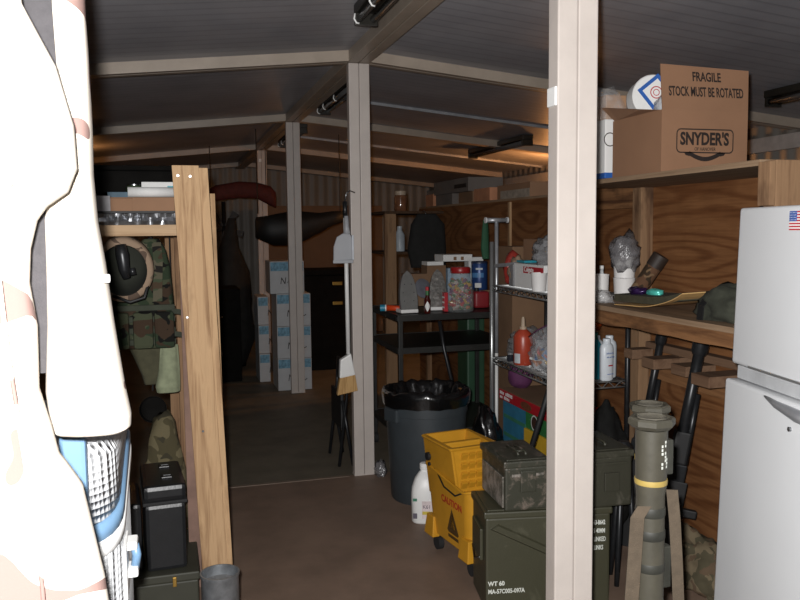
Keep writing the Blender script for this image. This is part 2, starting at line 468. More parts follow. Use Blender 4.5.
t = thing('hanging_coat', 'desert camouflage coat hanging behind the nearest one, its whole sleeve in view', 'coat', (0, 0, 0), 0, 'desert camouflage coats on the rail')
J2 = [(1.8, -0.155, -0.113, 1.36, 0.04), (1.744, -0.165, -0.113, 1.36, 0.045), (1.672, -0.16, -0.111, 1.36, 0.048), (1.572, -0.165, -0.11, 1.355, 0.05), (1.501, -0.175, -0.111, 1.35, 0.05), (1.429, -0.185, -0.107, 1.345, 0.052), (1.364, -0.185, -0.098, 1.34, 0.054), (1.271, -0.185, -0.088, 1.33, 0.055), (1.171, -0.19, -0.075, 1.32, 0.056), (1.125, -0.186, -0.067, 1.318, 0.055), (1.108, -0.181, -0.068, 1.316, 0.054), (1.104, -0.176, -0.074, 1.316, 0.048)]
garment(J2, seg=32, fold=0.006, seed=9.0).build('sleeve', M_dcu2, t, True)
J2b = [(1.80, -0.60, -0.17, 1.50, 0.05), (1.5, -0.62, -0.21, 1.50, 0.055), (1.2, -0.62, -0.22, 1.5, 0.055), (1.12, -0.62, -0.235, 1.5, 0.05)]
garment(J2b, fold=0.012, seed=5.0).build('body', M_dcu, t, True)
MB().strip([(-0.195, 1.32, 1.80), (-0.19, 1.32, 1.6), (-0.20, 1.31, 1.4), (-0.205, 1.30, 1.2)], (0.075, 0.0, 0), 0.004).build('lining', M_lining, t)
MB().box(-0.104, -0.088, 1.283, 1.292, 1.335, 1.348, 0.003).build('button', M_white, t)
MB().tube([(-0.4, 1.5, 1.78), (-0.4, 1.5, 1.84), (-0.36, 1.42, 1.9), (-0.36, 1.24, 1.915), (-0.36, 1.2, 1.90)], 0.003, 8).build('hanger_hook', M_steel, t, True)
t = thing('clothes_rail', 'steel pipe rail slung under the roof for hanging coats', 'rail', (0, 1.225, 1.895))
MB().tube([(-2.6, 0, 0), (-0.12, 0, 0)], 0.014, 12).build('pipe', M_steel, t, True)
for x in (-1.6, -0.3):
    MB().tube([(x, 0, 0.014), (x, 0, zc(x)-1.895)], 0.003, 6).build('cord', M_dark, t)

# cooler on a crate
def rrect(x0, x1, y0, y1, r, n=8):
    p = []
    for cx, cy, a0 in ((x1-r, y0+r, -90), (x1-r, y1-r, 0), (x0+r, y1-r, 90), (x0+r, y0+r, 180)):
        for k in range(n+1):
            a = R(a0 + 90*k/n); p.append((cx+r*math.cos(a), cy+r*math.sin(a)))
    return p
def textured(name, c):
    mt, nt, bs = newmat(name)
    v = coords(nt)
    vo = nt.nodes.new('ShaderNodeTexVoronoi'); vo.inputs['Scale'].default_value = 75; vo.inputs['Randomness'].default_value = 0.0
    nt.links.new(v, vo.inputs['Vector'])
    bs.inputs['Base Color'].default_value = (*lin(c), 1); bs.inputs['Roughness'].default_value = 0.45
    bump(nt, bs, vo.outputs[0], 1.0, 0.012)
    return mt
M_cool = textured('knurled_white_plastic', (196, 198, 200))
M_blue = plain('light_blue_plastic', (104, 136, 166), 0.4, 0, 0.05)
crate = thing('storage_crate', 'black plastic crate under the white and blue cooler', 'crate', (-0.40, 1.85, 0))
MB().box(-0.29, 0.29, -0.33, 0.33, 0.0, 0.36, 0.015).build('body', M_blackplastic, crate)
MB().box(-0.31, 0.31, -0.35, 0.35, 0.36, 0.42, 0.012).build('lid', M_blackplastic, crate)
t = thing('cooler', 'white knurled cooler with a light blue band and side latch', 'cooler', (0, 0, 0.42))
def cool_ring(dx, zf):
    pts = rrect(-0.62-dx, -0.107+dx, 1.50-dx, 2.0+dx, 0.11)
    return [(x, y, zf(x, y)) for x, y in pts]
def arch(x, y):   # the split line climbs round the corner
    k = min(1.0, max(0.0, (y-1.50)/0.26)); k = k*k*(3-2*k)
    return 0.425 + 0.085*k
MB().rings([cool_ring(-0.012, lambda x, y: 0.0), cool_ring(0.0, lambda x, y: 0.03), cool_ring(0.0, lambda x, y: arch(x, y)-0.035)]).build('body', M_cool, t, True)
MB().rings([cool_ring(0.001, lambda x, y: arch(x, y)-0.035), cool_ring(0.007, lambda x, y: arch(x, y)-0.03), cool_ring(0.007, lambda x, y: arch(x, y)-0.004)], ).build('rim', M_white, t, True)
MB().rings([cool_ring(0.001, lambda x, y: arch(x, y)-0.004), cool_ring(0.006, lambda x, y: arch(x, y)), cool_ring(0.006, lambda x, y: arch(x, y)+0.026), cool_ring(0.001, lambda x, y: arch(x, y)+0.03)]).build('band', M_blue, t, True)
MB().rings([cool_ring(0.0, lambda x, y: arch(x, y)+0.03), cool_ring(-0.002, lambda x, y: 0.58), cool_ring(-0.012, lambda x, y: 0.605), cool_ring(-0.05, lambda x, y: 0.612)]).build('lid', M_cool, t, True)
hd = MB().box(-0.196, -0.152, 1.462, 1.492, 0.40, 0.655, 0.008).build('handle', M_blue, t)
la = MB().box(-0.112, -0.101, 1.60, 1.70, 0.27, 0.38, 0.005).build('latch', M_white, t)
for z0, z1 in ((0.358, 0.374), (0.302, 0.320)):
    MB().box(-0.106, -0.082, 1.635, 1.685, z0, z1, 0.005).build('bracket', M_white, la)
MB().tube([(-0.089, 1.66, 0.362), (-0.085, 1.66, 0.34), (-0.089, 1.66, 0.314)], 0.009, 12).build('grip', M_blue, la, True)

# leaning wooden shelf
sh = thing('wooden_shelf', 'pale pine plank shelf with a leaning front upright, left of the aisle', 'shelf', (0, 0, 0))
def slab(x0t, x1t, x0b, x1b, y0, y1, zb, zt, yb=0.0):
    return MB().hexa([(x0b, y0-yb, zb), (x1b, y0-yb, zb), (x1b, y1-yb, zb), (x0b, y1-yb, zb), (x0t, y0, zt), (x1t, y0, zt), (x1t, y1, zt), (x0t, y1, zt)], 0.002)
slab(0.016, 0.104, 0.082, 0.170, 2.82, 2.862, 0.0, 1.635).build('upright', M_pine, sh)
slab(0.104, 0.134, 0.170, 0.186, 2.83, 2.90, 0.0, 1.628).build('upright', M_pine, sh)
slab(0.146, 0.166, 0.160, 0.178, 3.02, 3.05, 0.0, 1.55).build('edge_strip', M_pine, sh)
slab(0.034, 0.078, 0.034, 0.080, 3.18, 3.22, 0.0, 1.395).build('inner_upright', plain('weathered_pine', (122, 96, 84), 0.8, 0, 0.2, 8), sh)
box('rail', M_pine_x, sh, -1.3, 0.09, 3.03, 3.07, 1.398, 1.438)
box('board', M_board, sh, -1.3, 0.10, 3.07, 3.62, 1.41, 1.436)
box('back_upright', M_rough, sh, 0.02, 0.06, 3.58, 3.62, 0.0, 1.41)
box('back_upright', M_rough, sh, -1.3, -1.26, 3.58, 3.62, 0.0, 1.41)
box('front_upright', M_rough, sh, -1.3, -1.26, 3.03, 3.07, 0.0, 1.398)
for (x, z, y) in ((0.035, 1.60, 2.8185), (0.075, 1.598, 2.8185), (0.05, 1.12, 2.8185), (0.09, 0.72, 2.8185)):
    MB().lathe([(0.004, 0), (0.004, 0.004)], seg=8, M=Matrix.Translation((x, y, z)) @ Matrix.Rotation(R(90), 4, 'X')).build('nail', M_steel, sh)

# things on its top
M_foil = plain('crinkled_foil', (150, 152, 156), 0.3, 0.9, 0.1, 20, 0.8, 22)
t = thing('foil_tray', 'long tray wrapped in crinkled silver foil on the pine shelf', 'tray', (-0.12, 3.13, 1.436))
rg = []
for k in range(61):
    x = -0.145+0.29*k/60
    q = lambda s1, s2: 0.007*noise.noise(Vector((x*45, s1, s2)))
    rg.append([(x, -0.05+q(1, 1), 0.0), (x, -0.056+q(2, 5)*1.4, 0.016+q(2, 2)*0.5), (x, -0.05+q(3, 9)*1.4, 0.03+q(3, 3)*0.5), (x, -0.054+q(4, 1), 0.044), (x, 0.06, 0.044), (x, 0.06, 0.0)])
MB().rings(rg).build('tray', M_foil, t)
MB().box(-0.145, 0.145, -0.06, 0.07, 0.045, 0.053, 0.002).build('rim', M_dark, t)
t = thing('carton', 'brown cardboard carton lying open behind the foil tray', 'carton', (-0.08, 3.33, 1.436))
MB().box(-0.13, 0.105, -0.08, 0.12, 0.0, 0.11, 0.003).build('body', M_card, t)
MB().hexa([(-0.13, -0.084, 0.105), (-0.05, -0.084, 0.105), (-0.05, -0.10, 0.03), (-0.13, -0.10, 0.03), (-0.13, -0.081, 0.107), (-0.05, -0.081, 0.107), (-0.05, -0.096, 0.03), (-0.13, -0.096, 0.03)]).build('flap', M_card, t)
t = thing('carton', 'pale grey carton at the left end of the foil tray', 'carton', (-0.28, 3.30, 1.436))
MB().box(-0.1, 0.07, -0.06, 0.1, 0.0, 0.115, 0.003).build('body', plain('grey_card', (150, 148, 150), 0.7), t)
t = thing('paper_roll', 'roll of white paper lying on the brown carton', 'paper roll', (-0.06, 3.32, 1.547))
MB().tube([(-0.09, 0, 0.022), (0.085, 0.02, 0.022)], 0.02, 14).build('sheet', M_paper, t, True)
tag(MB().box(-0.1, 0.0, -0.04, 0.08, 0, 0.022, 0.002).build('notebook', plain('dull_blue', (70, 92, 106), 0.7), None, False, (-0.125, 3.36, 1.547)), 'small dull blue pad left of the white paper roll', 'notebook')
t = thing('paper_packet', 'white printed packet lying above the paper roll', 'packet', (-0.02, 3.42, 1.547))
MB().box(-0.08, 0.085, -0.03, 0.06, 0.0, 0.066, 0.003).build('wrapper', M_paper, t)
MB().box(0.02, 0.06, -0.0306, -0.0298, 0.02, 0.05).build('print', plain('teal_print', (70, 150, 160), 0.6), t)
t = thing('drink_can', 'small dark green can standing behind the paper roll', 'can', (-0.13, 3.46, 1.436))
MB().lathe([(0.028, 0), (0.033, 0.008), (0.033, 0.155), (0.028, 0.165)]).build('body', plain('can_green', (62, 78, 50), 0.3, 0.5), t, 'auto')
MB().lathe([(0.0285, 0.165), (0.0285, 0.170), (0.026, 0.170)]).build('lid', M_steel, t, 'auto')
t = thing('tool_case', 'long black case lying across the back of the pine shelf', 'case', (-0.14, 3.9, 1.436))
for x in (-0.24, 0.14):
    MB().box(x, x+0.04, -0.1, 0.12, 0, 0.15, 0.004).build('foot', M_dull, t)
MB().box(-0.26, 0.19, -0.12, 0.14, 0.15, 0.25, 0.012).build('body', M_dull, t)
MB().box(-0.27, 0.2, -0.13, 0.15, 0.25, 0.272, 0.008).build('lid', M_dull, t)
sk = thing('back_shelf', 'low dark plank table standing behind the pine shelf', 'shelf', (-0.2, 3.95, 0))
box('board', M_rough_y, sk, -0.5, 0.24, -0.2, 0.25, 1.41, 1.436)
for x in (-0.48, 0.18):
    for y in (-0.18, 0.2): box('leg', M_rough, sk, x, x+0.04, y, y+0.04, 0, 1.41)

# hanging kit below the shelf
M_wood_camo = camouflage('woodland_camouflage', [(64, 68, 52), (44, 54, 40), (58, 46, 36), (22, 22, 20)], 9, 0.95, (1, 1, 1.4), (0, 0.48, 0.56, 0.62))
M_wood_camo2 = camouflage('woodland_camouflage_pale', [(84, 80, 66), (64, 70, 54), (68, 56, 44), (34, 32, 30)], 11, 0.95, (1, 1, 1.4), (0, 0.5, 0.58, 0.66))
t = thing('load_vest', 'woodland camouflage pouched vest hanging inside the pine shelf', 'vest', (0, 0, 0))
V = [(1.385, -0.10, -0.04, 3.36, 0.025), (1.34, -0.14, -0.015, 3.36, 0.035), (1.27, -0.22, 0.0, 3.36, 0.05), (1.15, -0.26, 0.008, 3.36, 0.06), (1.05, -0.26, 0.012, 3.36, 0.065), (0.98, -0.25, 0.012, 3.36, 0.065), (0.95, -0.22, 0.0, 3.36, 0.05)]
garment(V, seg=36, fold=0.012, seed=11).build('body', M_wood_camo, t, True)
for k, z in enumerate((1.115, 1.07, 1.025, 0.98)):
    MB().box(-0.235, 0.012, 3.282-0.002*k, 3.30, z-0.011, z+0.011, 0.003).build('webbing', plain('webbing_green', (54, 58, 47), 0.95), t)
for x in (-0.20, -0.11, -0.03):
    MB().box(x-0.038, x+0.038, 3.262, 3.30, 0.955, 1.10, 0.014).build('pouch', M_wood_camo, t)
MB().strip([(-0.05, 3.33, 1.37), (-0.045, 3.29, 1.30), (-0.05, 3.285, 1.2), (-0.052, 3.285, 1.14)], (0.035, 0, 0), 0.006).build('shoulder_strap', M_wood_camo2, t)
MB().strip([(-0.10, 3.33, 1.37), (-0.12, 3.29, 1.28), (-0.125, 3.285, 1.18)], (0.035, 0, 0), 0.006).build('shoulder_strap', M_wood_camo2, t)
for z in (1.10, 1.01):
    MB().strip([(0.0, 3.285, z), (0.03, 3.27, z-0.003), (0.045, 3.262, z-0.014)], (0, 0, 0.02), 0.004).build('loose_strap', plain('webbing_green', (66, 72, 56)), t)
MB().tube([(-0.07, 3.36, 1.38), (-0.07, 3.36, 1.41)], 0.004, 6).build('loop', M_dark, t)
V2 = [(0.99, -0.2, 0.0, 3.47, 0.02), (0.9, -0.16, -0.01, 3.46, 0.035), (0.82, -0.13, -0.03, 3.46, 0.03), (0.78, -0.12, -0.05, 3.46, 0.02)]
t = thing('olive_pouch', 'dark olive cloth bundle hanging below the woodland vest', 'pouch', (0, 0, 0))
garment(V2, seg=24, fold=0.01, seed=4).build('body', plain('olive_cloth', (70, 68, 50), 0.95, 0, 0.2, 20), t, True)
MB().tube([(-0.1, 3.47, 0.99), (-0.09, 3.50, 1.2), (-0.08, 3.52, 1.41)], 0.004, 6).build('cord', M_dark, t)
t = thing('towel', 'sage green towel hanging beside the inner upright of the pine shelf', 'towel', (0, 0, 0))
V3 = [(0.95, -0.05, 0.02, 3.40, 0.012), (0.85, -0.06, 0.024, 3.39, 0.02), (0.78, -0.075, 0.024, 3.39, 0.022), (0.755, -0.07, 0.022, 3.39, 0.018)]
garment(V3, seg=24, fold=0.012, seed=14).build('cloth', plain('sage_cloth', (128, 134, 108), 0.95, 0, 0.15, 30), t, True)
MB().tube([(-0.01, 3.40, 0.95), (0.0, 3.44, 1.2), (0.0, 3.46, 1.41)], 0.003, 6).build('cord', M_dark, t)
# helmet seen from below: open rim towards the camera
t = thing('helmet', 'combat helmet with a tan camouflage rim hung up beside the white sleeve', 'helmet', (-0.165, 3.135, 1.282), 0)
prof = [(0.088, -0.062), (0.104, -0.064), (0.112, -0.05), (0.112, -0.02), (0.108, 0.03), (0.095, 0.08), (0.065, 0.12), (0.02, 0.14)]
inner = [(0.0, 0.128), (0.06, 0.11), (0.082, 0.075), (0.087, 0.03), (0.088, -0.062)]
Mh = Matrix.Rotation(R(-82), 4, 'X') @ Matrix.Diagonal((0.95, 1.08, 1.0, 1))
MB().lathe(prof + [], M=Mh, cap=False, seg=36).build('shell', camouflage('desert_cover', [(136, 116, 98), (84, 70, 60), (106, 94, 80)], 14, 0.9, (1, 1, 1), (0, 0.55, 0.6)), t, True)
MB().lathe(inner, M=Mh, cap=False, seg=36).build('liner', plain('liner_green', (40, 42, 34), 0.9), t, True)
MB().tube([(-0.005, -0.075, 0.085), (0.0, -0.08, 0.05), (0.005, -0.08, -0.005), (0.012, -0.075, -0.035)], [0.02, 0.024, 0.02, 0.014], 12).build('goggle_mount', M_gun, t, True)
MB().tube([(0.03, -0.068, 0.0), (0.035, -0.068, -0.025)], 0.012, 10).build('buckle', M_gun, t, True)
MB().tube([(0.09, -0.04, -0.04), (0.07, -0.06, -0.11), (0.02, -0.06, -0.125), (-0.04, -0.05, -0.1)], 0.006, 8).build('chin_strap', M_dark, t, True)
MB().tube([(0.0, 0.13, 0.03), (0.0, 0.12, 0.1), (0.0, 0.12, 0.115)], 0.004, 6).build('hanging_loop', M_dark, t)

# black hard case on the olive trunk
tr = thing('footlocker', 'olive footlocker on the floor under the black hard case', 'trunk', (-0.13, 3.1, 0))
M_trunk = plain('trunk_olive', (52, 52, 42), 0.6, 0, 0.15, 5)
box('body', M_trunk, tr, -0.42, 0.19, -0.2, 0.22, 0, 0.155, 0.006)
box('lid', M_trunk, tr, -0.425, 0.195, -0.21, 0.225, 0.158, 0.19, 0.006)
la = box('latch', plain('brass', (176, 140, 70), 0.35, 0.8), tr, 0.10, 0.114, -0.218, -0.207, 0.145, 0.18, 0.002)
t = thing('hard_case', 'black ribbed plastic hard case standing on the olive footlocker', 'case', (-0.06, 3.03, 0.190), R(4))
box('shell', M_blackplastic, t, -0.064, 0.078, -0.1, 0.22, 0.0, 0.245, 0.014)
box('lid', M_blackplastic, t, -0.068, 0.082, -0.105, 0.225, 0.258, 0.315, 0.016)
box('gasket', M_rubber, t, -0.070, 0.084, -0.107, 0.227, 0.245, 0.258, 0.004)
for y in (-0.02, 0.12):
    box('catch', M_blackplastic, t, 0.0, 0.04, y, y+0.05, 0.314, 0.322, 0.003)
    box('catch_pin', M_gun, t, 0.008, 0.036, y+0.018, y+0.024, 0.3215, 0.3245, 0.001)
box('side_case', M_blackplastic, t, -0.22, -0.075, -0.08, 0.2, 0.0, 0.25, 0.014)
t = thing('cloth_bag', 'pale camouflage bag slumped behind the black hard case', 'bag', (-0.05, 3.42, 0.0))
MB().blob((0, 0, 0.3), (0.085, 0.08, 0.36), 0.3, 5, 3, 3.0, 0.0).build('sack', camouflage('pale_bag_camouflage', [(100, 92, 70), (74, 68, 50), (60, 56, 44)], 16, 0.95, (1, 1, 1), (0, 0.5, 0.6)), t, True)
t = thing('pan', 'dark round pan with a pale lid hanging behind the towel', 'pan', (-0.09, 3.52, 0.66))
MB().lathe([(0.0, 0), (0.05, 0), (0.056, 0.04), (0.053, 0.04)], M=Matrix.Rotation(R(80), 4, 'X'), cap=False).build('pan', M_dull, t, 'auto')
MB().tube([(0, 0, 0.08), (0.02, 0.02, 0.4), (0.02, 0.02, 0.75)], 0.004, 6).build('cord', M_dark, t)
# tin at the foot of the upright
t = thing('tin_bucket', 'dull grey metal tin on the floor at the foot of the pale pine upright', 'tin', (0.12, 2.56, 0))
MB().lathe([(0.058, 0.0), (0.06, 0.01), (0.06, 0.305), (0.063, 0.31), (0.063, 0.318), (0.058, 0.318), (0.056, 0.30), (0.055, 0.02)], cap=False, seg=32).build('body', plain('zinc', (132, 136, 140), 0.4, 0.6, 0.25, 20), t, 'auto')
MB().lathe([(0.0555, 0.285), (0.0, 0.287)], cap=False, seg=32).build('contents', plain('ash', (104, 104, 104), 0.9, 0, 0.3, 40), t)

# ================================================================== RIGHT SIDE: SHELVING
su = thing('shelving_unit', 'rough wooden shelving with a plywood back along the right side', 'shelving', (0, 0, 0))
pw = thing('plywood_wall', 'long plywood wall behind the wire rack and the cart', 'wall panel', (0, 0, 0))
def panel(y0, y1, par):
    box('back_panel', M_ply, par, 2.10, 2.118, y0, y1, 0.0, 1.5895, 0.0)
panel(1.96, 3.24, su); panel(3.245, 4.735, pw); panel(4.74, 6.70, pw)
box('panel_batten', M_pine, pw, 2.085, 2.0995, 4.722, 4.752, 0.0, 1.58, 0.001)
box('upper_board', M_board, su, 1.70, 2.14, 2.02, 3.25, 1.590, 1.609, 0.002)
box('middle_board', M_board, su, 1.69, 2.098, 1.97, 3.14, 1.074, 1.094, 0.002)
mb = MB()   # waney edge under the middle board
rg = []
for k in range(25):
    y = 1.98 + 1.15*k/24
    h = 0.052 + 0.012*noise.noise(Vector((y*4, 1, 3)))
    d = 0.006*noise.noise(Vector((y*6, 4, 3)))
    rg.append([(1.702+d, y, 1.074), (1.735, y, 1.074), (1.735, y, 1.074-h), (1.704+d, y, 1.074-h)])
mb.rings(rg).build('waney_edge', M_rough_y, su)
box('front_post', M_rough, su, 1.712, 1.82, 1.965, 2.016, 0.0, 1.604, 0.003)
box('post_cleat', M_rough, su, 1.690, 1.711, 1.965, 2.016, 1.47, 1.60, 0.003)
box('side_panel', M_rough, su, 1.84, 2.10, 1.955, 1.97, 0.0, 1.59, 0.002)
box('rear_post', M_rough, su, 2.035, 2.0985, 3.165, 3.235, 0.0, 1.5895, 0.004)
box('rear_rail', M_rough_y, pw, 2.06, 2.0985, 3.255, 4.10, 1.50, 1.66, 0.003)
box('rear_rail', M_rough_y, su, 2.065, 2.0985, 1.99, 3.13, 0.735, 0.80, 0.003)
# notched gun-rack blocks
M_block = wood('rack_block', (118, 92, 72), (88, 64, 48), 'y', 26, 0.8, 0.3)
for (x0, x1, y0, y1, z) in ((1.93, 2.034, 3.05, 3.12, 0.835), (1.90, 2.09, 2.845, 2.935, 0.825), (1.95, 2.09, 2.70, 2.80, 0.815), (1.86, 2.09, 2.44, 2.545, 0.825)):
    box('rack_block', M_block, su, x0, x1, y0, y1, z, z+0.042, 0.003)
box('rack_rail', M_block, su, 2.045, 2.098, 2.05, 3.13, 0.868, 0.90, 0.003)
# the top shelf beyond, behind the plywood
box('top_board', M_board, pw, 2.12, 2.62, 3.9, 6.75, 1.588, 1.606, 0.002)
for y in (3.95, 6.6): box('top_leg', M_rough, pw, 2.56, 2.60, y, y+0.04, 0.0, 1.588, 0.003)

# open carton with printed front
M_cd = plain('printed_cardboard', (142, 106, 80), 0.8, 0, 0.05, 5, 0.05, 40)
cb = thing('open_carton', 'open brown pretzel carton with its printed flap standing up', 'carton', (0, 0, 1.609))
bx0, bx1, by0, by1, bh = 1.712, 2.078, 2.54, 2.87, 0.222
mb = MB()
mb.box(bx0, bx1, by0, by0+0.004, 0, bh).box(bx0, bx0+0.004, by0+0.004, by1-0.004, 0, bh).box(bx1-0.004, bx1, by0+0.004, by1-0.004, 0, bh).box(bx0, bx1, by1-0.004, by1, 0, bh).box(bx0+0.004, bx1-0.004, by0+0.004, by1-0.004, 0, 0.004)
bo = mb.build('body', M_cd, cb)
MB().hexa([(bx0+0.002, by0, bh), (bx1, by0, bh), (bx1, by0+0.004, bh), (bx0+0.002, by0+0.004, bh),
           (bx0+0.006, by0+0.022, bh+0.165), (bx1+0.016, by0+0.022, bh+0.155), (bx1+0.016, by0+0.026, bh+0.155), (bx0+0.006, by0+0.026, bh+0.165)]).build('front_flap', M_cd, cb)
MB().hexa([(bx0, by0+0.01, bh), (bx0, by1-0.01, bh), (bx0+0.004, by1-0.01, bh), (bx0+0.004, by0+0.01, bh),
           (bx0-0.055, by0+0.05, bh+0.004), (bx0-0.055, by1-0.005, bh+0.05), (bx0-0.051, by1-0.005, bh+0.052), (bx0-0.051, by0+0.05, bh+0.006)]).build('side_flap', M_cd, cb)
FLN = Vector((0, 0.022, 0.16)).normalized()
lettering(cb, 'FRAGILE', 0.047, ((bx0+bx1)/2+0.012, by0+0.0134, bh+0.108), (1, 0, 0), FLN, M_ink, 'lettering', 0.70, 'CENTER', 0.001)
lettering(cb, 'STOCK MUST BE ROTATED', 0.049, ((bx0+bx1)/2+0.008, by0+0.0058, bh+0.052), (1, 0, 0), FLN, M_ink, 'lettering', 0.53, 'CENTER', 0.001)
lettering(cb, "SNYDER'S", 0.062, ((bx0+bx1)/2-0.002, by0-0.0012, 0.100), (1, 0, 0), (0, 0, 1), M_ink, 'emblem', 0.77, 'CENTER', 0.0022)
lettering(cb, "OF HANOVER", 0.018, ((bx0+bx1)/2, by0-0.0012, 0.078), (1, 0, 0), (0, 0, 1), M_ink, 'emblem', 0.80, 'CENTER')
def frame_loop(cx, cz, hw, hh, r, wdt, y, n=6):
    out = rrect(cx-hw, cx+hw, cz-hh, cz+hh, r, n); inn = rrect(cx-hw+wdt, cx+hw-wdt, cz-hh+wdt, cz+hh-wdt, r-wdt, n)
    mb = MB(); N = len(out)
    mb.rings([[(a[0], y, a[1]) for a in out], [(a[0], y, a[1]) for a in inn]], cap=False)
    return mb
frame_loop((bx0+bx1)/2, 0.113, 0.122, 0.044, 0.018, 0.0045, by0-0.0012).build('emblem_border', M_ink, cb)
rib = []
for k in range(17):
    u_ = k/16; x = (bx0+bx1)/2 - 0.066 + 0.132*u_; z = 0.06 - 0.020*math.sin(math.pi*u_)
    rib.append((x, z))
mb = MB()
mb.rings([[(x, by0-0.0012, z), (x, by0-0.0012, z+0.016), (x, by0-0.0004, z+0.016), (x, by0-0.0004, z)] for x, z in rib])
for sgn in (-1, 1):
    cx = (bx0+bx1)/2
    mb.rings([[(cx+sgn*0.066, by0-0.0012, 0.072), (cx+sgn*0.066, by0-0.0012, 0.058), (cx+sgn*0.066, by0-0.0004, 0.058), (cx+sgn*0.066, by0-0.0004, 0.072)],
              [(cx+sgn*0.088, by0-0.0012, 0.071), (cx+sgn*0.082, by0-0.0012, 0.062), (cx+sgn*0.082, by0-0.0004, 0.062), (cx+sgn*0.088, by0-0.0004, 0.071)]])
mb.build('emblem_ribbon', M_ink, cb)
# inside and beside it
t = thing('white_tub', 'round white tub with a blue square label in the open carton', 'tub', (1.792, 2.72, 1.613))
Mt = Matrix.Translation((0, 0, 0.292)) @ Matrix.Rotation(R(-12), 4, 'Z') @ Matrix.Rotation(R(84), 4, 'X')
MB().box(-0.05, 0.05, -0.03, 0.06, 0.0, 0.19, 0.004).build('packing', M_card, t)
MB().lathe([(0.078, -0.06), (0.083, -0.055), (0.084, 0.01), (0.080, 0.014), (0.0, 0.014)], M=Mt, seg=40).build('body', M_white, t, 'auto')
Ml = Mt @ Matrix.Translation((0.008, 0.014, 0.0142)) @ Matrix.Rotation(R(38), 4, 'Z')
MB().box(-0.052, 0.052, -0.052, 0.052, 0, 0.001, 0, Ml).build('label', plain('label_blue', (42, 92, 168), 0.5), t)
MB().box(-0.038, 0.038, -0.038, 0.038, 0.001, 0.0018, 0, Ml).build('label_panel', M_white, t)
def ringmb(r0, r1, M, n=28, z=0.0):
    return MB().rings([[M @ Vector((r*math.cos(2*math.pi*k/n), r*math.sin(2*math.pi*k/n), z)) for k in range(n)] for r in (r0, r1)], cap=False)
ringmb(0.02, 0.024, Ml, z=0.0024).build('label_ring', plain('label_red', (178, 60, 64), 0.5), t)
ringmb(0.010, 0.013, Ml, z=0.0024).build('label_ring', plain('label_red', (178, 60, 64), 0.5), t)
t = tag(MB().blob((0, 0, 0.06), (0.055, 0.07, 0.075), 0.35, 8, 3, 2.0).build('plastic_bag', glassy('milky_film', (225, 228, 232), 0.55, 0.15), None, True, (1.80, 2.62, 1.775)), 'crumpled milky plastic bag sticking out of the open carton', 'bag')
t = thing('milk_carton', 'white carton with red and blue print beside the open carton', 'carton', (1.765, 2.95, 1.609))
MB().box(-0.07, 0.07, -0.05, 0.06, 0, 0.235, 0.004).build('body', M_white, t)
lettering(t, 'Milk', 0.055, (0.012, -0.0512, 0.045), (0.93, 0, 0.36), (-0.36, 0, 0.93), plain('label_blue', (42, 92, 168)), 'lettering', 1.0)
MB().hexa([(0.0, -0.0512, 0.03), (0.065, -0.0512, 0.055), (0.065, -0.0502, 0.055), (0.0, -0.0502, 0.03), (0.0, -0.0512, 0.038), (0.065, -0.0512, 0.063), (0.065, -0.0502, 0.063), (0.0, -0.0502, 0.038)]).build('stripe', plain('label_red', (178, 60, 64)), t)
MB().box(-0.0705, 0.0705, -0.0506, 0.0606, 0.0, 0.025, 0.004).build('base_band', plain('label_blue', (42, 92, 168)), t)
ringmb(0.024, 0.028, Matrix.Translation((-0.048, -0.0508, 0.155)) @ Matrix.Rotation(R(90), 4, 'X')).build('round_mark', M_ink, t)
t = thing('clear_bag_bundle', 'clear plastic bag of tan packets at the far end of the upper shelf', 'bag', (1.86, 3.17, 1.609))
MB().box(-0.11, -0.05, -0.05, 0.05, 0.0, 0.31, 0.004).box(-0.04, 0.06, -0.06, 0.05, 0.0, 0.37, 0.004).build('packets', plain('tan_packet', (178, 140, 108), 0.6), t)
MB().blob((-0.01, -0.01, 0.29), (0.11, 0.08, 0.11), 0.3, 7, 3, 6.0).build('film', M_film, t, True)

# things on the middle shelf
M_cup = plain('white_paper_cup', (226, 224, 222), 0.5, 0, 0.02)
def cup(x, y, z, r0, r1, h, label, m=M_cup):
    t = thing('paper_cup', label, 'cup', (x, y, z), 0, 'white cups on the middle shelf')
    MB().lathe([(r0, 0), (r1, h-0.004), (r1+0.002, h), (r1-0.001, h), (r0-0.002, 0.006)], cap=False, seg=28).build('body', m, t, 'auto')
    MB().lathe([(r0-0.002, 0.004), (0.0, 0.004)], cap=False, seg=28).build('bottom', m, t)
    return t
cup(1.80, 3.10, 1.094, 0.03, 0.034, 0.115, 'single white cup nearest the beige post on the middle shelf')
cup(1.93, 3.125, 1.094, 0.042, 0.047, 0.095, 'lower white cup of the pair stacked under the grey plastic bag')
cup(1.93, 3.125, 1.1905, 0.044, 0.048, 0.09, 'upper white cup of the stacked pair, grey plastic bag over it')
tag(MB().blob((0, 0, 0.05), (0.062, 0.06, 0.09), 0.4, 8, 3, 8.0).build('grey_bag', glassy('grey_film', (120, 118, 120), 0.7, 0.2), None, True, (1.93, 3.12, 1.245)), 'crumpled grey plastic bag lying over the stacked white cups', 'bag')
t = thing('clear_bottle', 'small clear bottle standing between the single white cup and the stacked pair', 'bottle', (1.835, 3.155, 1.094))
MB().lathe([(0.016, 0.0), (0.018, 0.01), (0.018, 0.09), (0.008, 0.12), (0.008, 0.135)], seg=18).build('body', glassy('clear_bottle', (220, 224, 226), 0.6), t, True)
MB().lathe([(0.009, 0.135), (0.009, 0.15)], seg=14).build('cap', M_white, t, True)
t = thing('map_tube', 'dark camouflage tube leaning against the plywood behind the purple packet', 'tube', (1.95, 3.03, 1.094))
